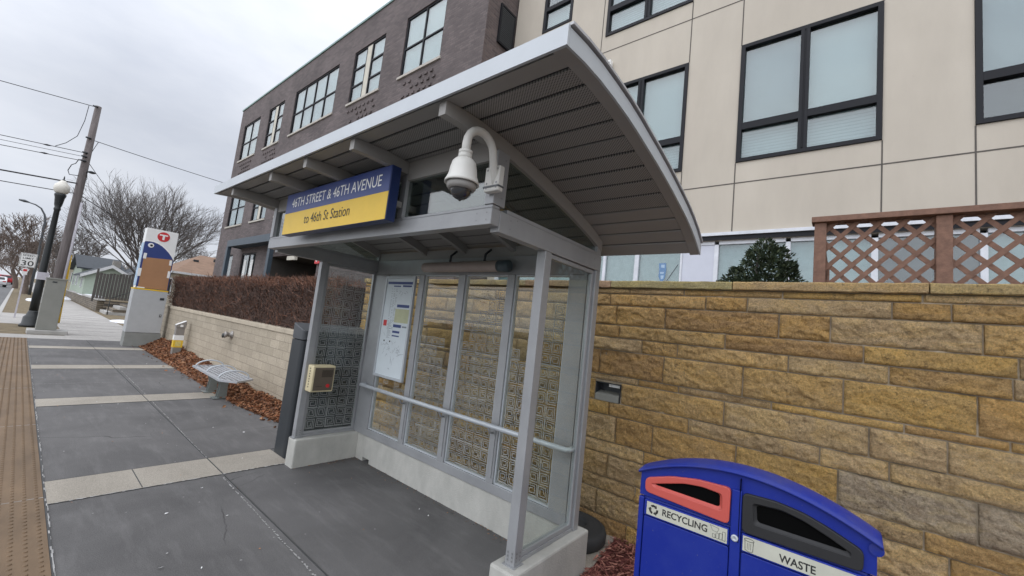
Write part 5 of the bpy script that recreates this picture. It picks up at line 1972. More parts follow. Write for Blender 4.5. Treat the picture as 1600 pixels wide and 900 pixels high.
# shopfront band
sf = MB()
ms = [(6.30, 6.40), (4.90, 4.97), (3.56, 3.62), (2.905, 2.985), (2.14, 2.175), (1.58, 1.645), (0.615, 0.675), (-0.345, -0.275), (-1.30, -1.238), (-2.2, -2.13), (-3.1, -3.03), (-4.0, -3.93), (-5.0, -4.93), (-6.0, -5.93), (-8.0, -7.93)]
for a, b_ in ms:
    sf.box(TX + 0.03, TX + 0.11, a, b_, 1.90, 3.44)
for (a, b_) in zip([m_[0] for m_ in ms[:-1]], [m_[1] for m_ in ms[1:]]):
    sf.box(TX + 0.032, TX + 0.108, b_ + 0.001, a - 0.001, 3.44, 3.499)
    sf.box(TX + 0.032, TX + 0.108, b_ + 0.001, a - 0.001, 1.872, 1.94)
sfo = sf.build('shop_frame', M['shopframe'], tb, bevel=0.004)
MB().box(TX + 0.045, TX + 0.10, 1.647, 2.138, 1.942, 3.438).build('solid_panel', M['lavpanel'], tb)
for k, ((a, _), (_, b_)) in enumerate(zip(ms[:-1], ms[1:])):
    if abs(a - 2.14) < 0.01:
        continue
    po = MB().box(TX + 0.066, TX + 0.072, b_ + 0.001, a - 0.001, 1.942, 3.438).build('shop_window', M['pane'], tb)
    MB().box(TX + 0.12, TX + 0.125, b_, a, 1.9, 3.44).build('film', M['interior'] if (k in (7,)) else M['frosted'], po)
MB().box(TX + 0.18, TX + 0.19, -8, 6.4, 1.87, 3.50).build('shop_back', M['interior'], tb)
# picture stuck on the shop window
pp = thing('window_picture', (7.06, 2.45, 2.3), 'blue cut-out picture of a figure in a tall hat stuck on the shop window', 'picture')
q_ = MB()
PX = TX + 0.0655
q_.use(M['poster'])
q_.prism([(2.54, 3.155), (2.42, 3.16), (2.405, 3.02), (2.53, 3.02)], (PX, 0, 0), Y_, Z_, NX, 0.002)
q_.prism([(2.53, 3.018), (2.41, 3.018), (2.42, 2.90), (2.45, 2.84), (2.50, 2.84), (2.535, 2.92)], (PX, 0, 0), Y_, Z_, NX, 0.002)
q_.prism([(2.53, 2.838), (2.43, 2.838), (2.30, 2.76), (2.24, 2.60), (2.24, 2.2), (2.72, 2.2), (2.72, 2.6), (2.65, 2.78)], (PX, 0, 0), Y_, Z_, NX, 0.002)
q_.build('figure', None, pp)
q_ = MB()
for poly in ([(2.515, 3.00), (2.44, 3.00), (2.45, 2.965), (2.51, 2.965)], [(2.50, 2.935), (2.445, 2.94), (2.45, 2.88), (2.49, 2.87)], [(2.60, 2.74), (2.50, 2.70), (2.40, 2.73), (2.44, 2.68), (2.56, 2.67)], [(2.50, 3.13), (2.44, 3.13), (2.44, 3.07), (2.50, 3.08)]):
    q_.prism(poly, (PX - 0.0025, 0, 0), Y_, Z_, NX, 0.001)
q_.build('pale_marks', M['poster_pale'], pp)
q_ = MB()
q_.bar((PX - 0.003, 2.40, 2.82), (PX - 0.003, 2.21, 3.13), 0.012, 0.002, X_)
q_.build('bow_stick', M['charcoal_cap'], pp)
# small white camera on the tan wall
wc = thing('wall_camera', (6.97, 3.81, 7.33), 'small white camera box fixed high on the tan wall above the shelter roof', 'security camera')
MB().box(6.88, 6.985, 3.76, 3.87, 7.27, 7.39).build('body', M['white'], wc, bevel=0.012)
MB().box(6.872, 6.879, 3.785, 3.84, 7.29, 7.34).build('lens', M['black'], wc)
MB().box(6.985, 6.998, 3.78, 3.85, 7.28, 7.38).build('mount', M['white'], wc)

# dark brick building
bb = thing('brick_building', (9.0, 15.5, 1.22), 'dark brown brick apartment building with gridded windows behind the hedge', 'building')
BX = 6.0
bw_ = []
for zb, zt in ((8.55, 10.42), (5.17, 7.04)):
    bw_ += [(21.45, 23.62, zb, zt, 'two'), (18.70, 20.36, zb, zt, 'slim'), (14.02, 17.60, zb, zt, 'four'), (11.14, 12.96, zb, zt, 'slim'), (8.27, 10.05, zb, zt, 'two')]
gw = [(21.80, 22.62, 1.25, 3.74, 'door'), (18.92, 20.62, 1.25, 3.74, 'doors')]
w_ = MB()
wall_holes(w_, 'x', BX, 6.65, 24.35, 1.15, 11.42, [q[:4] for q in bw_ + gw] + [(13.3, 17.4, 1.2, 3.5)])
for q in bw_ + gw:
    reveal(w_, BX, BX + 0.14, q[:4])
# protruding brick texture under some upper windows
for (y0, y1) in ((8.35, 10.0), (11.2, 12.9), (18.8, 20.3), (21.6, 23.4)):
    for r_ in range(4):
        n = int((y1 - y0) / 0.24)
        for k in range(n):
            y = y0 + 0.24 * k + (0.12 if r_ % 2 else 0)
            if rw.random() < 0.9:
                w_.box(BX - 0.032, BX - 0.002, y, y + 0.10, 7.62 + r_ * 0.20, 7.69 + r_ * 0.20)
wl = w_.build('wall', M['brick'], bb)
e = MB()
e.quad((6, 24.35, 1.15), (6, 24.35, 11.42), (18, 24.35, 11.42), (18, 24.35, 1.15))
wall_holes(e, 'y', 6.65, 6.0, 18, 1.15, 11.42, [])
e.quad((6, 6.65, 11.42), (18, 6.65, 11.42), (18, 24.35, 11.42), (6, 24.35, 11.42))
e.build('side_wall', M['brick_side'], bb)
MB().box(5.965, 6.30, 6.62, 24.38, 11.421, 11.50).build('parapet_cap', M['copper'], bb, bevel=0.01)
vt = MB().frame((0, 6.648, 0), X_, Z_, NY, 6.40, 6.95, 8.60, 9.62, 0.05, 0.05).build('vent', M['winframe'], bb)
q_ = MB()
for k in range(18):
    q_.box(6.452, 6.898, 6.60, 6.64, 8.66 + k * 0.05, 8.695 + k * 0.05)
q_.build('louvres', M['charcoal'], vt)
for (a, b_, p, q, kind) in bw_ + gw:
    f_ = MB()
    H = q - p
    if kind == 'two':
        mids, mz, wd = ((a + b_) / 2,), (p + H * 0.47,), 0.05
    elif kind == 'four':
        mids, mz, wd = tuple(a + (b_ - a) * t_ / 4 for t_ in (1, 2, 3)), (p + H * 0.47,), 0.05
    elif kind == 'slim':
        mids, mz, wd = ((a + b_) / 2 - 0.16, (a + b_) / 2 + 0.16), (p + H * 0.33, p + H * 0.66), 0.05
    elif kind == 'door':
        mids, mz, wd = (), (2.4,), 0.06
    else:
        mids, mz, wd = ((a + b_) / 2,), (2.55,), 0.07
    f_.frame((BX + 0.08, 0, 0), Y_, Z_, NX, a + 0.002, b_ - 0.002, p + 0.002, q - 0.002, wd, 0.05, mids, mz, 0.045 if kind != 'slim' else 0.05)
    wo = f_.build('window' if 'door' not in kind else 'glazed_door', M['winframe'], bb)
    po = MB().box(BX + 0.055, BX + 0.061, a + 0.05, b_ - 0.05, p + 0.05, q - 0.05).build('pane', M['pane'], wo)
    if kind == 'slim':
        MB().box(BX + 0.025, BX + 0.0545, (a + b_) / 2 - 0.13, (a + b_) / 2 + 0.13, p + 0.06, q - 0.06).build('centre_panel', M['cream'], wo)
    bl = MB()
    bl.use(M['blind'])
    cut = p + H * (0.0 if kind != 'four' else 0.0)
    bl.quad((BX + 0.11, b_, p + H * 0.0), (BX + 0.11, a, p), (BX + 0.11, a, q), (BX + 0.11, b_, q))
    if 'door' in kind:
        bl = MB()
        bl.use(M['interior'])
        bl.quad((BX + 0.13, b_, p), (BX + 0.13, a, p), (BX + 0.13, a, q), (BX + 0.13, b_, q))
        bl.use(M['white'])
        if kind == 'doors':
            for c in (a + 0.35, b_ - 0.55):
                bl.quad((BX + 0.05, c + 0.28, 2.75), (BX + 0.05, c, 2.75), (BX + 0.05, c, 3.45), (BX + 0.05, c + 0.28, 3.45))
    bl.build('blinds', None, wo)
    if 'door' not in kind:
        MB().box(BX - 0.045, BX + 0.028, a - 0.06, b_ + 0.06, p - 0.075, p - 0.001).build('sill', M['sill'], bb, bevel=0.006)
# entrance recess and steel canopy
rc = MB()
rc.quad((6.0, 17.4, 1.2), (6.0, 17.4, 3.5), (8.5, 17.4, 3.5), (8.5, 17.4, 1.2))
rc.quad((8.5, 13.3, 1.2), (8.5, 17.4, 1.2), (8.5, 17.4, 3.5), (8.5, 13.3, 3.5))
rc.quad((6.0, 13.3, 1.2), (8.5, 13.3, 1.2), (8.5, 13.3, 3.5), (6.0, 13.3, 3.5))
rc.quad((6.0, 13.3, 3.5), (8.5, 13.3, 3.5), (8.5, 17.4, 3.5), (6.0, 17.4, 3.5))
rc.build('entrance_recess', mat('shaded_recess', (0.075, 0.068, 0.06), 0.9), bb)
MB().box(8.44, 8.49, 14.2, 16.6, 1.25, 3.1).build('entrance_door', M['carglass'], bb)
MB().box(5.90, 5.998, 14.85, 15.5, 3.30, 3.44).build('entrance_light', M['cream'], bb)
al = thing('wall_alarm', (5.95, 12.9, 3.2), 'small red fire alarm box on the brick wall beside the entrance', 'alarm')
MB().box(5.90, 5.997, 12.98, 13.28, 3.12, 3.34).build('box', M['red'], al, bevel=0.01)
MB().box(5.885, 5.899, 13.09, 13.17, 3.19, 3.27).build('strobe', M['white'], al)
ca = thing('entrance_canopy', (5.7, 18.4, 1.22), 'blue-grey steel canopy frame over the ground floor doors of the brick building', 'canopy')
MB().box(5.46, 5.54, 15.86, 20.92, 3.93, 4.22).build('front_beam', M['blueblack'], ca, bevel=0.008)
q_ = MB()
for y in (15.9, 20.80):
    q_.box(5.541, 5.998, y, y + 0.10, 3.95, 4.20)
q_.build('side_beams', M['blueblack'], ca)
q_ = MB()
for k in range(11):
    q_.box(5.545 + k * 0.041, 5.568 + k * 0.041, 16.005, 20.795, 3.975, 4.06)
q_.build('slats', M['blueblack'], ca)
for y in (15.88, 20.66):
    MB().box(5.44, 5.58, y, y + 0.22, 1.22, 3.928).build('post', M['blueblack'], ca, bevel=0.006)

# ---------------------------------------------------------------- cedar lattice screen
lt = thing('lattice_screen', (4.3, -0.6, 1.86), 'red-brown stained wooden lattice screen with a flat top rail above the sandstone wall', 'lattice fence')
LXP = 4.30
posts = [(0.122, 0.205), (-0.617, -0.530), (-1.42, -1.32), (-2.22, -2.12)]
for k, (a, b_) in enumerate(posts):
    MB().box(LXP - 0.045, LXP + 0.045, a, b_, 1.86, 2.905).build('post', M['cedar'], lt, bevel=0.004)
MB().box(LXP - 0.075, LXP + 0.075, -2.3, 0.225, 2.907, 2.955).build('top_rail', M['cedar'], lt, bevel=0.004)
def lattice(name, o, u, n, w_, h_, pitch=0.152, sw=0.034, th=0.007):
    """crossed diagonal slats clipped to a rectangle"""
    o, u, n = Vector(o), Vector(u), Vector(n)
    for sgn, off in ((1, 0.0), (-1, th + 0.001)):
        mb = MB()
        k = -40
        while k < 60:
            c = k * pitch + (0.04 if sgn > 0 else 0.0)
            # centre line: a = c + sgn*b, slope ~ 35 degrees to match the flattened diamonds
            sl_ = 0.92
            pts_ = []
            hw = sw * 0.5 * math.sqrt(1 + sl_ * sl_)
            poly = []
            for b_, dd in ((0, -hw), (0, hw), (h_, hw), (h_, -hw)):
                poly.append((c + sgn * sl_ * b_ + dd, b_))
            # clip to 0..w_
            def clip(poly, lim, keep_lo):
                res = []
                for p, q in zip(poly, poly[1:] + poly[:1]):
                    pi_, qi_ = (p[0] >= lim) == keep_lo, (q[0] >= lim) == keep_lo
                    if pi_: res.append(p)
                    if pi_ != qi_:
                        t_ = (lim - p[0]) / (q[0] - p[0])
                        res.append((lim, p[1] + t_ * (q[1] - p[1])))
                return res
            poly = clip(poly, 0, True)
            if len(poly) > 2: poly = clip(poly, w_, False)
            if len(poly) > 2:
                mb.prism(poly, o + n * off, u, Z_, n, th)
            k += 1
        mb.build(name, M['cedar'], lt)
for (a, b_) in ((-0.530, 0.122), (-1.32, -0.617), (-2.12, -1.42)):
    lattice('lattice_panel', (LXP - 0.006, b_, 1.90), NY, X_, b_ - a, 1.004)
lt2 = lattice('side_lattice', (LXP + 0.05, 0.16, 1.90), X_, NY, 1.5, 0.95)
MB().box(LXP + 0.046, LXP + 1.6, 0.15, 0.19, 2.86, 2.90).build('side_rail', M['cedar'], lt)
MB().box(LXP + 1.55, LXP + 1.63, 0.13, 0.21, 1.86, 2.855).build('post', M['cedar'], lt)

# ---------------------------------------------------------------- evergreen shrub
es = thing('evergreen_shrub', (4.9, 0.72, 1.86), 'dark conical evergreen shrub peeping over the sandstone wall', 'shrub')
rs = random.Random(9)
fo = MB()
lobes = [(0.70, 1.04, 0.40), (0.80, 0.93, 0.36), (0.56, 0.94, 0.33), (0.95, 0.74, 0.24), (0.48, 0.78, 0.20), (1.10, 0.58, 0.20), (0.66, 0.98, 0.22), (1.22, 0.52, 0.13), (0.88, 0.62, 0.30)]
for k in range(12500):
    ly, lh, lw = lobes[k % len(lobes)]
    lw *= 1.18
    f = rs.random() ** 0.8
    z = 1.9 + lh * f
    a = rs.uniform(0, 6.2832)
    bump_ = 1 + 0.45 * noise.noise(Vector((math.cos(a) * 1.8 + ly * 3, math.sin(a) * 1.8, z * 6)))
    rad = (0.02 + lw * (1 - f) ** 0.7) * bump_
    r_ = rad * math.sqrt(rs.uniform(0.25, 1.0))
    c_ = Vector((4.9 + r_ * math.cos(a), ly - 0.05 * f + r_ * math.sin(a), z))
    d = Vector((math.cos(a) * 0.8, math.sin(a) * 0.8, rs.uniform(0.2, 1.1))).normalized()
    d = (d + Vector((rs.gauss(0, 0.35), rs.gauss(0, 0.35), rs.gauss(0, 0.35)))).normalized()
    l_ = rs.uniform(0.025, 0.065)
    sv = d.cross(Vector((rs.gauss(0, 1), rs.gauss(0, 1), rs.gauss(0, 1)))).normalized() * rs.uniform(0.006, 0.013)
    fo.use(M['evergreen2'] if rs.random() < 0.35 else M['evergreen1'])
    fo.quad(c_ - sv * 0.5, c_ + d * l_ * 0.5 - sv, c_ + d * l_, c_ + d * l_ * 0.5 + sv)
fo.build('foliage', None, es)
MB().tube([(4.9, 0.74, 1.84), (4.9, 0.73, 2.4), (4.9, 0.71, 2.85)], [0.04, 0.025, 0.008], 7).build('stem', M['bark'], es)

# ---------------------------------------------------------------- bare trees
def bare_tree(x, y, z0, height, spread, seed, label, group, m_, levels=6, trunk_r=0.3, fork=0.22, twig_r=0.012, splits=3, dens=1.0, sides=5, upright=0.45):
    r_ = random.Random(seed)
    tr, lb_ = MB(), MB()
    root = thing('bare_tree', (x, y, z0), label, 'tree', group)
    def grow(mb, p, d, l_, rad, lev):
        n = 4 if lev < 2 else 3
        pts_ = [p]
        q = p
        dd = d.copy()
        for k in range(n):
            dd = (dd + Vector((r_.gauss(0, 0.11), r_.gauss(0, 0.11), r_.gauss(0, 0.07) + 0.035))).normalized()
            q = q + dd * (l_ / n)
            pts_.append(q)
        r1 = max(twig_r * 0.6, rad * 0.62)
        mb.tube(pts_, [rad + (r1 - rad) * k / n for k in range(n + 1)], sides if lev < 2 else 3, caps=False)
        if lev >= levels:
            return
        ns = splits if lev > 0 else splits + 2
        for k in range(ns):
            t_ = 1.0 if k < 2 else r_.uniform(0.4, 0.95)
            i = min(n, max(1, int(round(t_ * n))))
            st = pts_[i]
            ax = Vector((r_.gauss(0, 1), r_.gauss(0, 1), r_.gauss(0, 0.4)))
            ax = (ax - dd * ax.dot(dd)).normalized()
            ang = r_.uniform(0.25, 0.75) * spread
            nd = (dd * math.cos(ang) + ax * math.sin(ang))
            nd = (nd + Z_ * upright * 0.25).normalized()
            grow(lb_, st, nd, l_ * r_.uniform(0.62, 0.86), max(twig_r, r1 * r_.uniform(0.55, 0.8)), lev + 1)
    grow(tr, Vector((x, y, z0 - 0.1)), Vector((r_.gauss(0, 0.04), r_.gauss(0, 0.04), 1)).normalized(), height * fork, trunk_r, 0)
    tr.build('trunk', m_, root)
    lb_.build('branches', m_, root)
    return root
GT = 'bare trees along the street'
def fan_tree(x, y, z0, seed, label, group, m_):
    """low-forking street tree: many long limbs fanning up and out into fine twigs"""
    r_ = random.Random(seed)
    root = thing('bare_tree', (x, y, z0), label, 'tree', group)
    tr, br_, tw = MB(), MB(), MB()
    lens = [1.9, 3.8, 2.7, 1.75, 1.15, 0.7]
    kids = [12, 6, 5, 4, 4]
    rads = [0.34, 0.11, 0.046, 0.021, 0.0125, 0.009]
    def grow(p, d, lev):
        l_ = lens[lev] * r_.uniform(0.8, 1.15)
        n = 5 if lev in (1, 2) else 3
        pts_, q, dd = [p], p, d.copy()
        for k in range(n):
            dd = (dd + Vector((r_.gauss(0, 0.07), r_.gauss(0, 0.07), 0.05 + r_.gauss(0, 0.04)))).normalized()
            q = q + dd * (l_ / n)
            pts_.append(q)
        r0 = rads[lev]
        r1 = rads[lev + 1] * 1.1 if lev < 5 else r0 * 0.5
        (tr if lev == 0 else br_ if lev < 3 else tw).tube(pts_, [r0 + (r1 - r0) * k / n for k in range(n + 1)], 8 if lev == 0 else 5 if lev < 3 else 3, caps=False)
        if lev == 5:
            return
        for k in range(kids[lev]):
            if lev == 0:
                st, base = pts_[r_.choice((-1, -1, -2))], Vector((0, 0, 1))
                az = 2 * math.pi * (k + r_.uniform(-0.3, 0.3)) / kids[0]
                an = r_.uniform(0.06, 0.92)
                nd = Vector((math.cos(az) * math.sin(an), math.sin(az) * math.sin(an), math.cos(an)))
            else:
                i = min(n, 1 + int((k + r_.random()) * n / kids[lev])) if k else n
                st = pts_[i]
                ax = Vector((r_.gauss(0, 1), r_.gauss(0, 1), r_.gauss(0, 0.6)))
                ax = (ax - dd * ax.dot(dd)).normalized()
                an = r_.uniform(0.2, 0.62)
                nd = (dd * math.cos(an) + ax * math.sin(an)).normalized()
            grow(st, nd, lev + 1)
    grow(Vector((x, y, z0 - 0.1)), Vector((0.02, 0, 1)), 0)
    tr.build('trunk', m_, root)
    br_.build('limbs', m_, root)
    tw.build('twigs', m_, root)
fan_tree(7.2, 50, 0.7, 5, 'largest bare tree with a wide fan of branches rising behind the pylon', GT, M['bark'])
bare_tree(0.55, 62, 0.0, 10.5, 1.0, 12, 'bare brown tree on the boulevard just behind the speed limit sign', GT, M['bark2'], 6, 0.25, 0.22, 0.02, 3)
bare_tree(-0.2, 84, 0.0, 12.0, 1.1, 33, 'far bare tree at the left edge over the parked cars', GT, M['bark2'], 6, 0.3, 0.22, 0.026, 3)
bare_tree(6.2, 92, 0.7, 12.5, 1.15, 17, 'far bare tree seen between the utility pole and the largest tree', GT, M['bark'], 6, 0.3, 0.22, 0.026, 3)
bare_tree(3.4, 110, 0.3, 12.0, 1.1, 21, 'far bare tree seen just right of the leaning conduit', GT, M['bark'], 6, 0.3, 0.22, 0.03, 3)
bare_tree(13.5, 66, 0.7, 11.5, 1.15, 29, 'bare tree behind the brown roof beside the brick building', GT, M['bark'], 6, 0.3, 0.22, 0.02, 3)
bare_tree(1.2, 130, 0.0, 14.0, 1.1, 41, 'most distant bare tree above the road end', GT, M['bark2'], 6, 0.35, 0.22, 0.036, 3)
def far_wood():
    r_ = random.Random(77)
    mb = MB()
    for k in range(9000):
        x = r_.uniform(-45, 42)
        y = r_.uniform(150, 210)
        h = 8 + 3.5 * noise.noise(Vector((x * 0.12, y * 0.05, 0)))
        z = r_.uniform(0.5, 1) ** 0.6 * h
        d = Vector((r_.gauss(0, 0.6), r_.gauss(0, 0.3), 1)).normalized()
        l_ = r_.uniform(0.8, 2.4)
        s_ = Vector((0.05, 0, 0))
        p = Vector((x, y, z - l_))
        mb.use(M['bark2'] if r_.random() < 0.5 else M['bark'])
        mb.quad(p - s_, p + s_, p + d * l_ + s_ * 0.4, p + d * l_ - s_ * 0.4)
    tag(mb.build('far_trees'), 'distant belt of bare brown trees closing the end of the road', 'trees', kind='stuff')
far_wood()

# ---------------------------------------------------------------- houses, fence, retaining wall
rw_ = thing('ledge_stone_wall', (3.45, 48, 0), 'low dark ledge-stone retaining wall along the sidewalk beyond the pylon', 'wall')
MB().box(3.30, 3.60, 36.6, 64, -0.05, 0.70).build('wall', M['ledge'], rw_)
MB().box(3.601, 7.5, 36.4, 36.7, -0.05, 0.70).build('wall', M['ledge'], rw_)
MB().box(3.27, 3.63, 36.35, 64, 0.702, 0.79).build('cap', M['kerb'], rw_)
st = thing('stone_steps', (4.0, 34.5, 0), 'worn stone steps climbing to the wooden fence yard', 'steps')
for k in range(4):
    MB().box(3.45 + 0.28 * k, 6.2, 33.4, 36.2, -0.012 + 0.17 * k, 0.155 + 0.17 * k).build('step', M['ledge'] if k % 2 else M['kerb'], st)
hl = MB()
hl.tube([(3.5, 33.4, 0.95), (4.6, 33.4, 1.60)], 0.022, 6)
hl.tube([(3.52, 33.4, 0.0), (3.52, 33.4, 0.96)], 0.022, 6)
hl.tube([(4.55, 33.4, 0.5), (4.55, 33.4, 1.58)], 0.022, 6)
hl.build('handrail', M['blackmetal'], st)

wf = thing('wooden_fence', (4.2, 37.0, 0.72), 'weathered dark grey vertical board fence beyond the transit pylon', 'fence')
q_ = MB()
x = 3.05
k = 0
while x < 9.0:
    hh = 2.42 + 0.03 * math.sin(k * 1.7) + (x - 3) * 0.09
    q_.box(x, x + 0.135, 36.98 + 0.008 * (k % 2), 37.0 + 0.008 * (k % 2), 0.80, hh)
    x += 0.15
    k += 1
q_.build('boards', M['fence'], wf)
q_ = MB()
for x in (3.04, 5.0, 7.0, 8.9):
    q_.box(x, x + 0.1, 37.015, 37.11, 0.6, 2.7 + (x - 3) * 0.09)
q_.build('posts', M['fence'], wf)

def gable_house(name, x0, x1, y0, y1, z0, ze, zr, axis, mw, mr, label, over=0.35, wins_=(), chimney=None, group=None):
    root = thing(name, ((x0 + x1) / 2, (y0 + y1) / 2, z0), label, 'house', group)
    w_ = MB()
    w_.box(x0, x1, y0, y1, z0, ze)
    if axis == 'x':      # ridge along x, gables face +-x
        m_ = (y0 + y1) / 2
        for x in (x0, x1):
            w_.tri((x, y0, ze), (x, y1, ze), (x, m_, zr))
    else:
        m_ = (x0 + x1) / 2
        for y in (y0, y1):
            w_.tri((x0, y, ze), (x1, y, ze), (m_, y, zr))
    w_.build('wall', mw, root)
    r_ = MB()
    th = 0.14
    if axis == 'x':
        sl_ = (zr - ze) / (m_ - y0)
        for sgn, ye in ((-1, y0 - over), (1, y1 + over)):
            zl = ze - sl_ * over
            r_.hexa(((x0 - over, ye, zl), (x1 + over, ye, zl), (x1 + over, m_, zr), (x0 - over, m_, zr), (x0 - over, ye, zl + th), (x1 + over, ye, zl + th), (x1 + over, m_, zr + th), (x0 - over, m_, zr + th)))
    else:
        sl_ = (zr - ze) / (m_ - x0)
        for xe in (x0 - over, x1 + over):
            zl = ze - sl_ * over
            r_.hexa(((xe, y0 - over, zl), (m_, y0 - over, zr), (m_, y1 + over, zr), (xe, y1 + over, zl), (xe, y0 - over, zl + th), (m_, y0 - over, zr + th), (m_, y1 + over, zr + th), (xe, y1 + over, zl + th)))
    ro = r_.build('roof', mr, root)
    if axis == 'y':
        t_ = MB()
        m_ = (x0 + x1) / 2
        for a, b_ in (((x0 - over, ze - (zr - ze) / (m_ - x0) * over), (m_, zr)), ((m_, zr), (x1 + over, ze - (zr - ze) / (m_ - x0) * over))):
            t_.prism([(a[0], a[1] - 0.12), (b_[0], b_[1] - 0.12), (b_[0], b_[1] + th), (a[0], a[1] + th)], (0, y0 - over - 0.03, 0), X_, Z_, Y_, 0.028)
        t_.build('barge_board', M['white_siding'], ro)
    if chimney:
        cx_, cy_, cw, cz0, cz1 = chimney
        MB().box(cx_ - cw, cx_ + cw, cy_ - cw, cy_ + cw, cz0, cz1).build('chimney', M['chimney'], ro)
    for (ax_, c, u0, u1, p, q) in wins_:
        w2 = MB()
        if ax_ == 'y':
            w2.frame((0, c, 0), X_, Z_, NY, u0, u1, p, q, 0.07, 0.05, ((u0 + u1) / 2,), ())
        else:
            w2.frame((c, 0, 0), Y_, Z_, NX, u0, u1, p, q, 0.07, 0.05, ((u0 + u1) / 2,), ())
        wo = w2.build('window', M['white_siding'], root)
        pn = MB()
        if ax_ == 'y':
            pn.box(u0 + 0.07, u1 - 0.07, c - 0.02, c - 0.003, p + 0.07, q - 0.07)
        else:
            pn.box(c - 0.02, c - 0.003, u0 + 0.07, u1 - 0.07, p + 0.07, q - 0.07)
        pn.build('pane', M['carglass'], wo)
    return root
GH = 'small houses behind the fence'
gable_house('garage', 3.35, 6.2, 48.0, 54, 0.72, 2.45, 3.30, 'y', M['green_siding'], M['shingle'], 'pale green garage with a low roof just left of the wooden fence', 0.35, (('x', 3.35, 49.5, 50.6, 1.3, 2.1),), None, GH)
gable_house('dark_roofed_house', 3.6, 6.2, 56, 66, 0.72, 3.1, 4.4, 'x', M['green_siding'], M['shingle'], 'house with a large dark shingle roof behind the green garage', 0.4, (('x', 3.6, 58, 59.4, 1.4, 2.6), ('x', 3.6, 62, 63.4, 1.4, 2.6)), (6.0, 57.5, 0.30, 3.0, 4.25), GH)
gable_house('cream_house', 3.2, 6.5, 72, 82, 0.72, 3.5, 4.7, 'y', M['cream_siding'], M['shingle'], 'cream house with white roof edges beyond the dark roof, left of it', 0.5, (('x', 3.2, 74, 75.5, 1.5, 2.9), ('y', 72, 3.8, 4.9, 1.6, 2.8)), None, GH)
gable_house('white_house', 6.4, 9.6, 52, 60, 0.72, 3.0, 4.15, 'y', M['white_siding'], M['shingle'], 'white gabled house peeking over the wooden fence left of the pylon', 0.4, (('y', 52, 7.3, 8.5, 1.6, 2.7),), None, GH)
# brown hip roof house behind the hedge
hh_ = thing('hip_roof_house', (10, 38, 0.7), 'house with a brown hipped shingle roof behind the hedge and pylon', 'house')
MB().box(6.6, 15.0, 34.3, 42.0, 0.5, 3.05).build('wall', M['cream_siding'], hh_)
q_ = MB()
bx = (6.2, 15.4, 33.9, 42.4)
A, B, C_, D = (bx[0], bx[2], 3.1), (bx[1], bx[2], 3.1), (bx[1], bx[3], 3.1), (bx[0], bx[3], 3.1)
Rr0, Rr1 = (8.4, 38.1, 4.75), (13.2, 38.1, 4.75)
for f_ in ((A, B, Rr1, Rr0), (C_, D, Rr0, Rr1)):
    q_.quad(*f_)
q_.tri(D, A, Rr0)
q_.tri(B, C_, Rr1)
q_.quad(D, C_, B, A)
ro = q_.build('roof', M['shingle_brown'], hh_)
q_ = MB()
q_.box(6.17, 15.43, 33.84, 33.898, 2.98, 3.12)
q_.box(6.14, 6.198, 33.84, 42.4, 2.98, 3.12)
q_.build('gutter', M['white_siding'], ro)
for (vx, vz) in ((7.7, 4.02), (8.9, 4.28)):
    MB().box(vx, vx + 0.3, 36.6 - 0.2, 36.6, vz, vz + 0.22).build('roof_vent', M['charcoal'], ro)
q_ = MB().frame((6.59, 0, 0), Y_, Z_, NX, 35.5, 37.0, 1.5, 2.7, 0.08, 0.05).build('window', M['white_siding'], hh_)
MB().box(6.57, 6.585, 35.58, 36.92, 1.58, 2.62).build('pane', M['carglass'], q_)

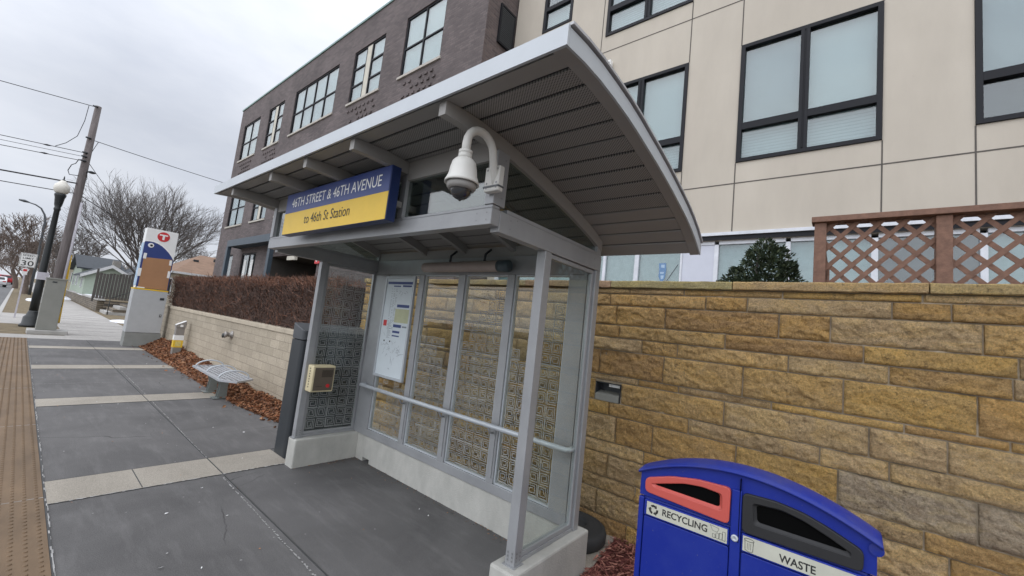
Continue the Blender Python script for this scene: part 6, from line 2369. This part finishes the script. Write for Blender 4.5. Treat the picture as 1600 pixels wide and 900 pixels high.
# ---------------------------------------------------------------- vehicles down the road
def car(x, y, ry, m_, label, kind='car', group='vehicles along the far road'):
    root = thing('parked_car', (0, 0, 0), label, 'car', group)
    # built around the origin, length along y, rear towards -y
    prof_ = [(-2.2, 0.35), (-2.25, 0.75), (-2.15, 0.98), (-1.75, 1.02), (-1.35, 1.42), (0.35, 1.45), (1.05, 1.02), (2.0, 0.90), (2.22, 0.70), (2.22, 0.35)]
    if kind == 'suv':
        prof_ = [(-2.2, 0.4), (-2.25, 0.9), (-2.2, 1.1), (-2.0, 1.68), (0.2, 1.72), (1.0, 1.15), (2.1, 1.02), (2.25, 0.8), (2.25, 0.4)]
    b_ = MB()
    b_.prism(prof_, (-0.85, 0, 0), Y_, Z_, X_, 1.7)
    b_.build('body', m_, root, bevel=0.09, seg=3)
    g_ = MB()
    top = prof_[4][1] if kind != 'suv' else 1.66
    for xs in (-0.862, 0.858):
        g_.prism([(-1.5, 1.02), (-1.2, top - 0.08), (0.25, top - 0.06), (0.85, 1.02)], (xs, 0, 0), Y_, Z_, X_, 0.006)
    if kind != 'suv':
        g_.prism([(-0.62, -1.765 + 0.0), (0.62, -1.765), (0.55, -1.36), (-0.55, -1.36)], (0, 0, 0), X_, Y_, Z_, 0.001) if False else None
        g_.quad((-0.66, -1.745, 1.05), (0.66, -1.745, 1.05), (0.58, -1.42, 1.37), (-0.58, -1.42, 1.37))
        g_.quad((0.66, 1.02, 1.07), (-0.66, 1.02, 1.07), (-0.58, 0.42, 1.425), (0.58, 0.42, 1.425))
    else:
        g_.quad((-0.66, -2.20, 1.17), (0.66, -2.20, 1.17), (0.58, -2.05, 1.60), (-0.58, -2.05, 1.60))
        g_.quad((0.66, 0.98, 1.2), (-0.66, 0.98, 1.2), (-0.58, 0.30, 1.69), (0.58, 0.30, 1.69))
    g_.build('windows', M['carglass'], root)
    for sx_ in (-1, 1):
        MB().box(sx_ * 0.60 - 0.14, sx_ * 0.60 + 0.14, -2.275, -2.235, 0.74, 0.88).build('tail_light', M['taillight'], root)
        for yy_ in (-1.4, 1.35):
            t_ = MB()
            t_.lathe([(0.2, -0.1), (0.31, -0.1), (0.33, -0.06), (0.33, 0.06), (0.31, 0.1), (0.2, 0.1)], (sx_ * 0.80, yy_, 0.33), 16, axis='x')
            wo = t_.build('wheel', M['tyre'], root)
            t_ = MB()
            t_.lathe([(0.19, 0), (0.19, 0.02)], (sx_ * 0.80 + sx_ * 0.1 - (0.02 if sx_ < 0 else 0), yy_, 0.33), 12, axis='x')
            t_.build('rim', M['alu'], wo)
    root.location = (x, y, -0.15)
    root.rotation_euler = (0, 0, ry)
    return root
car(-2.0, 92, 0.06, M['carwhite'], 'nearest white car on the far road at the left edge')
car(-2.4, 108, 0, M['carred'], 'red car just behind the white car on the far road')
car(-1.6, 122, 0, M['carred'], 'red sport utility car farther down the road by the kerb', 'suv')
car(-3.2, 140, 0, M['carwhite'], 'small pale sport utility car at the end of the road', 'suv')
car(-1.7, 150, 0, M['carred'], 'most distant red car by the kerb at the road end')
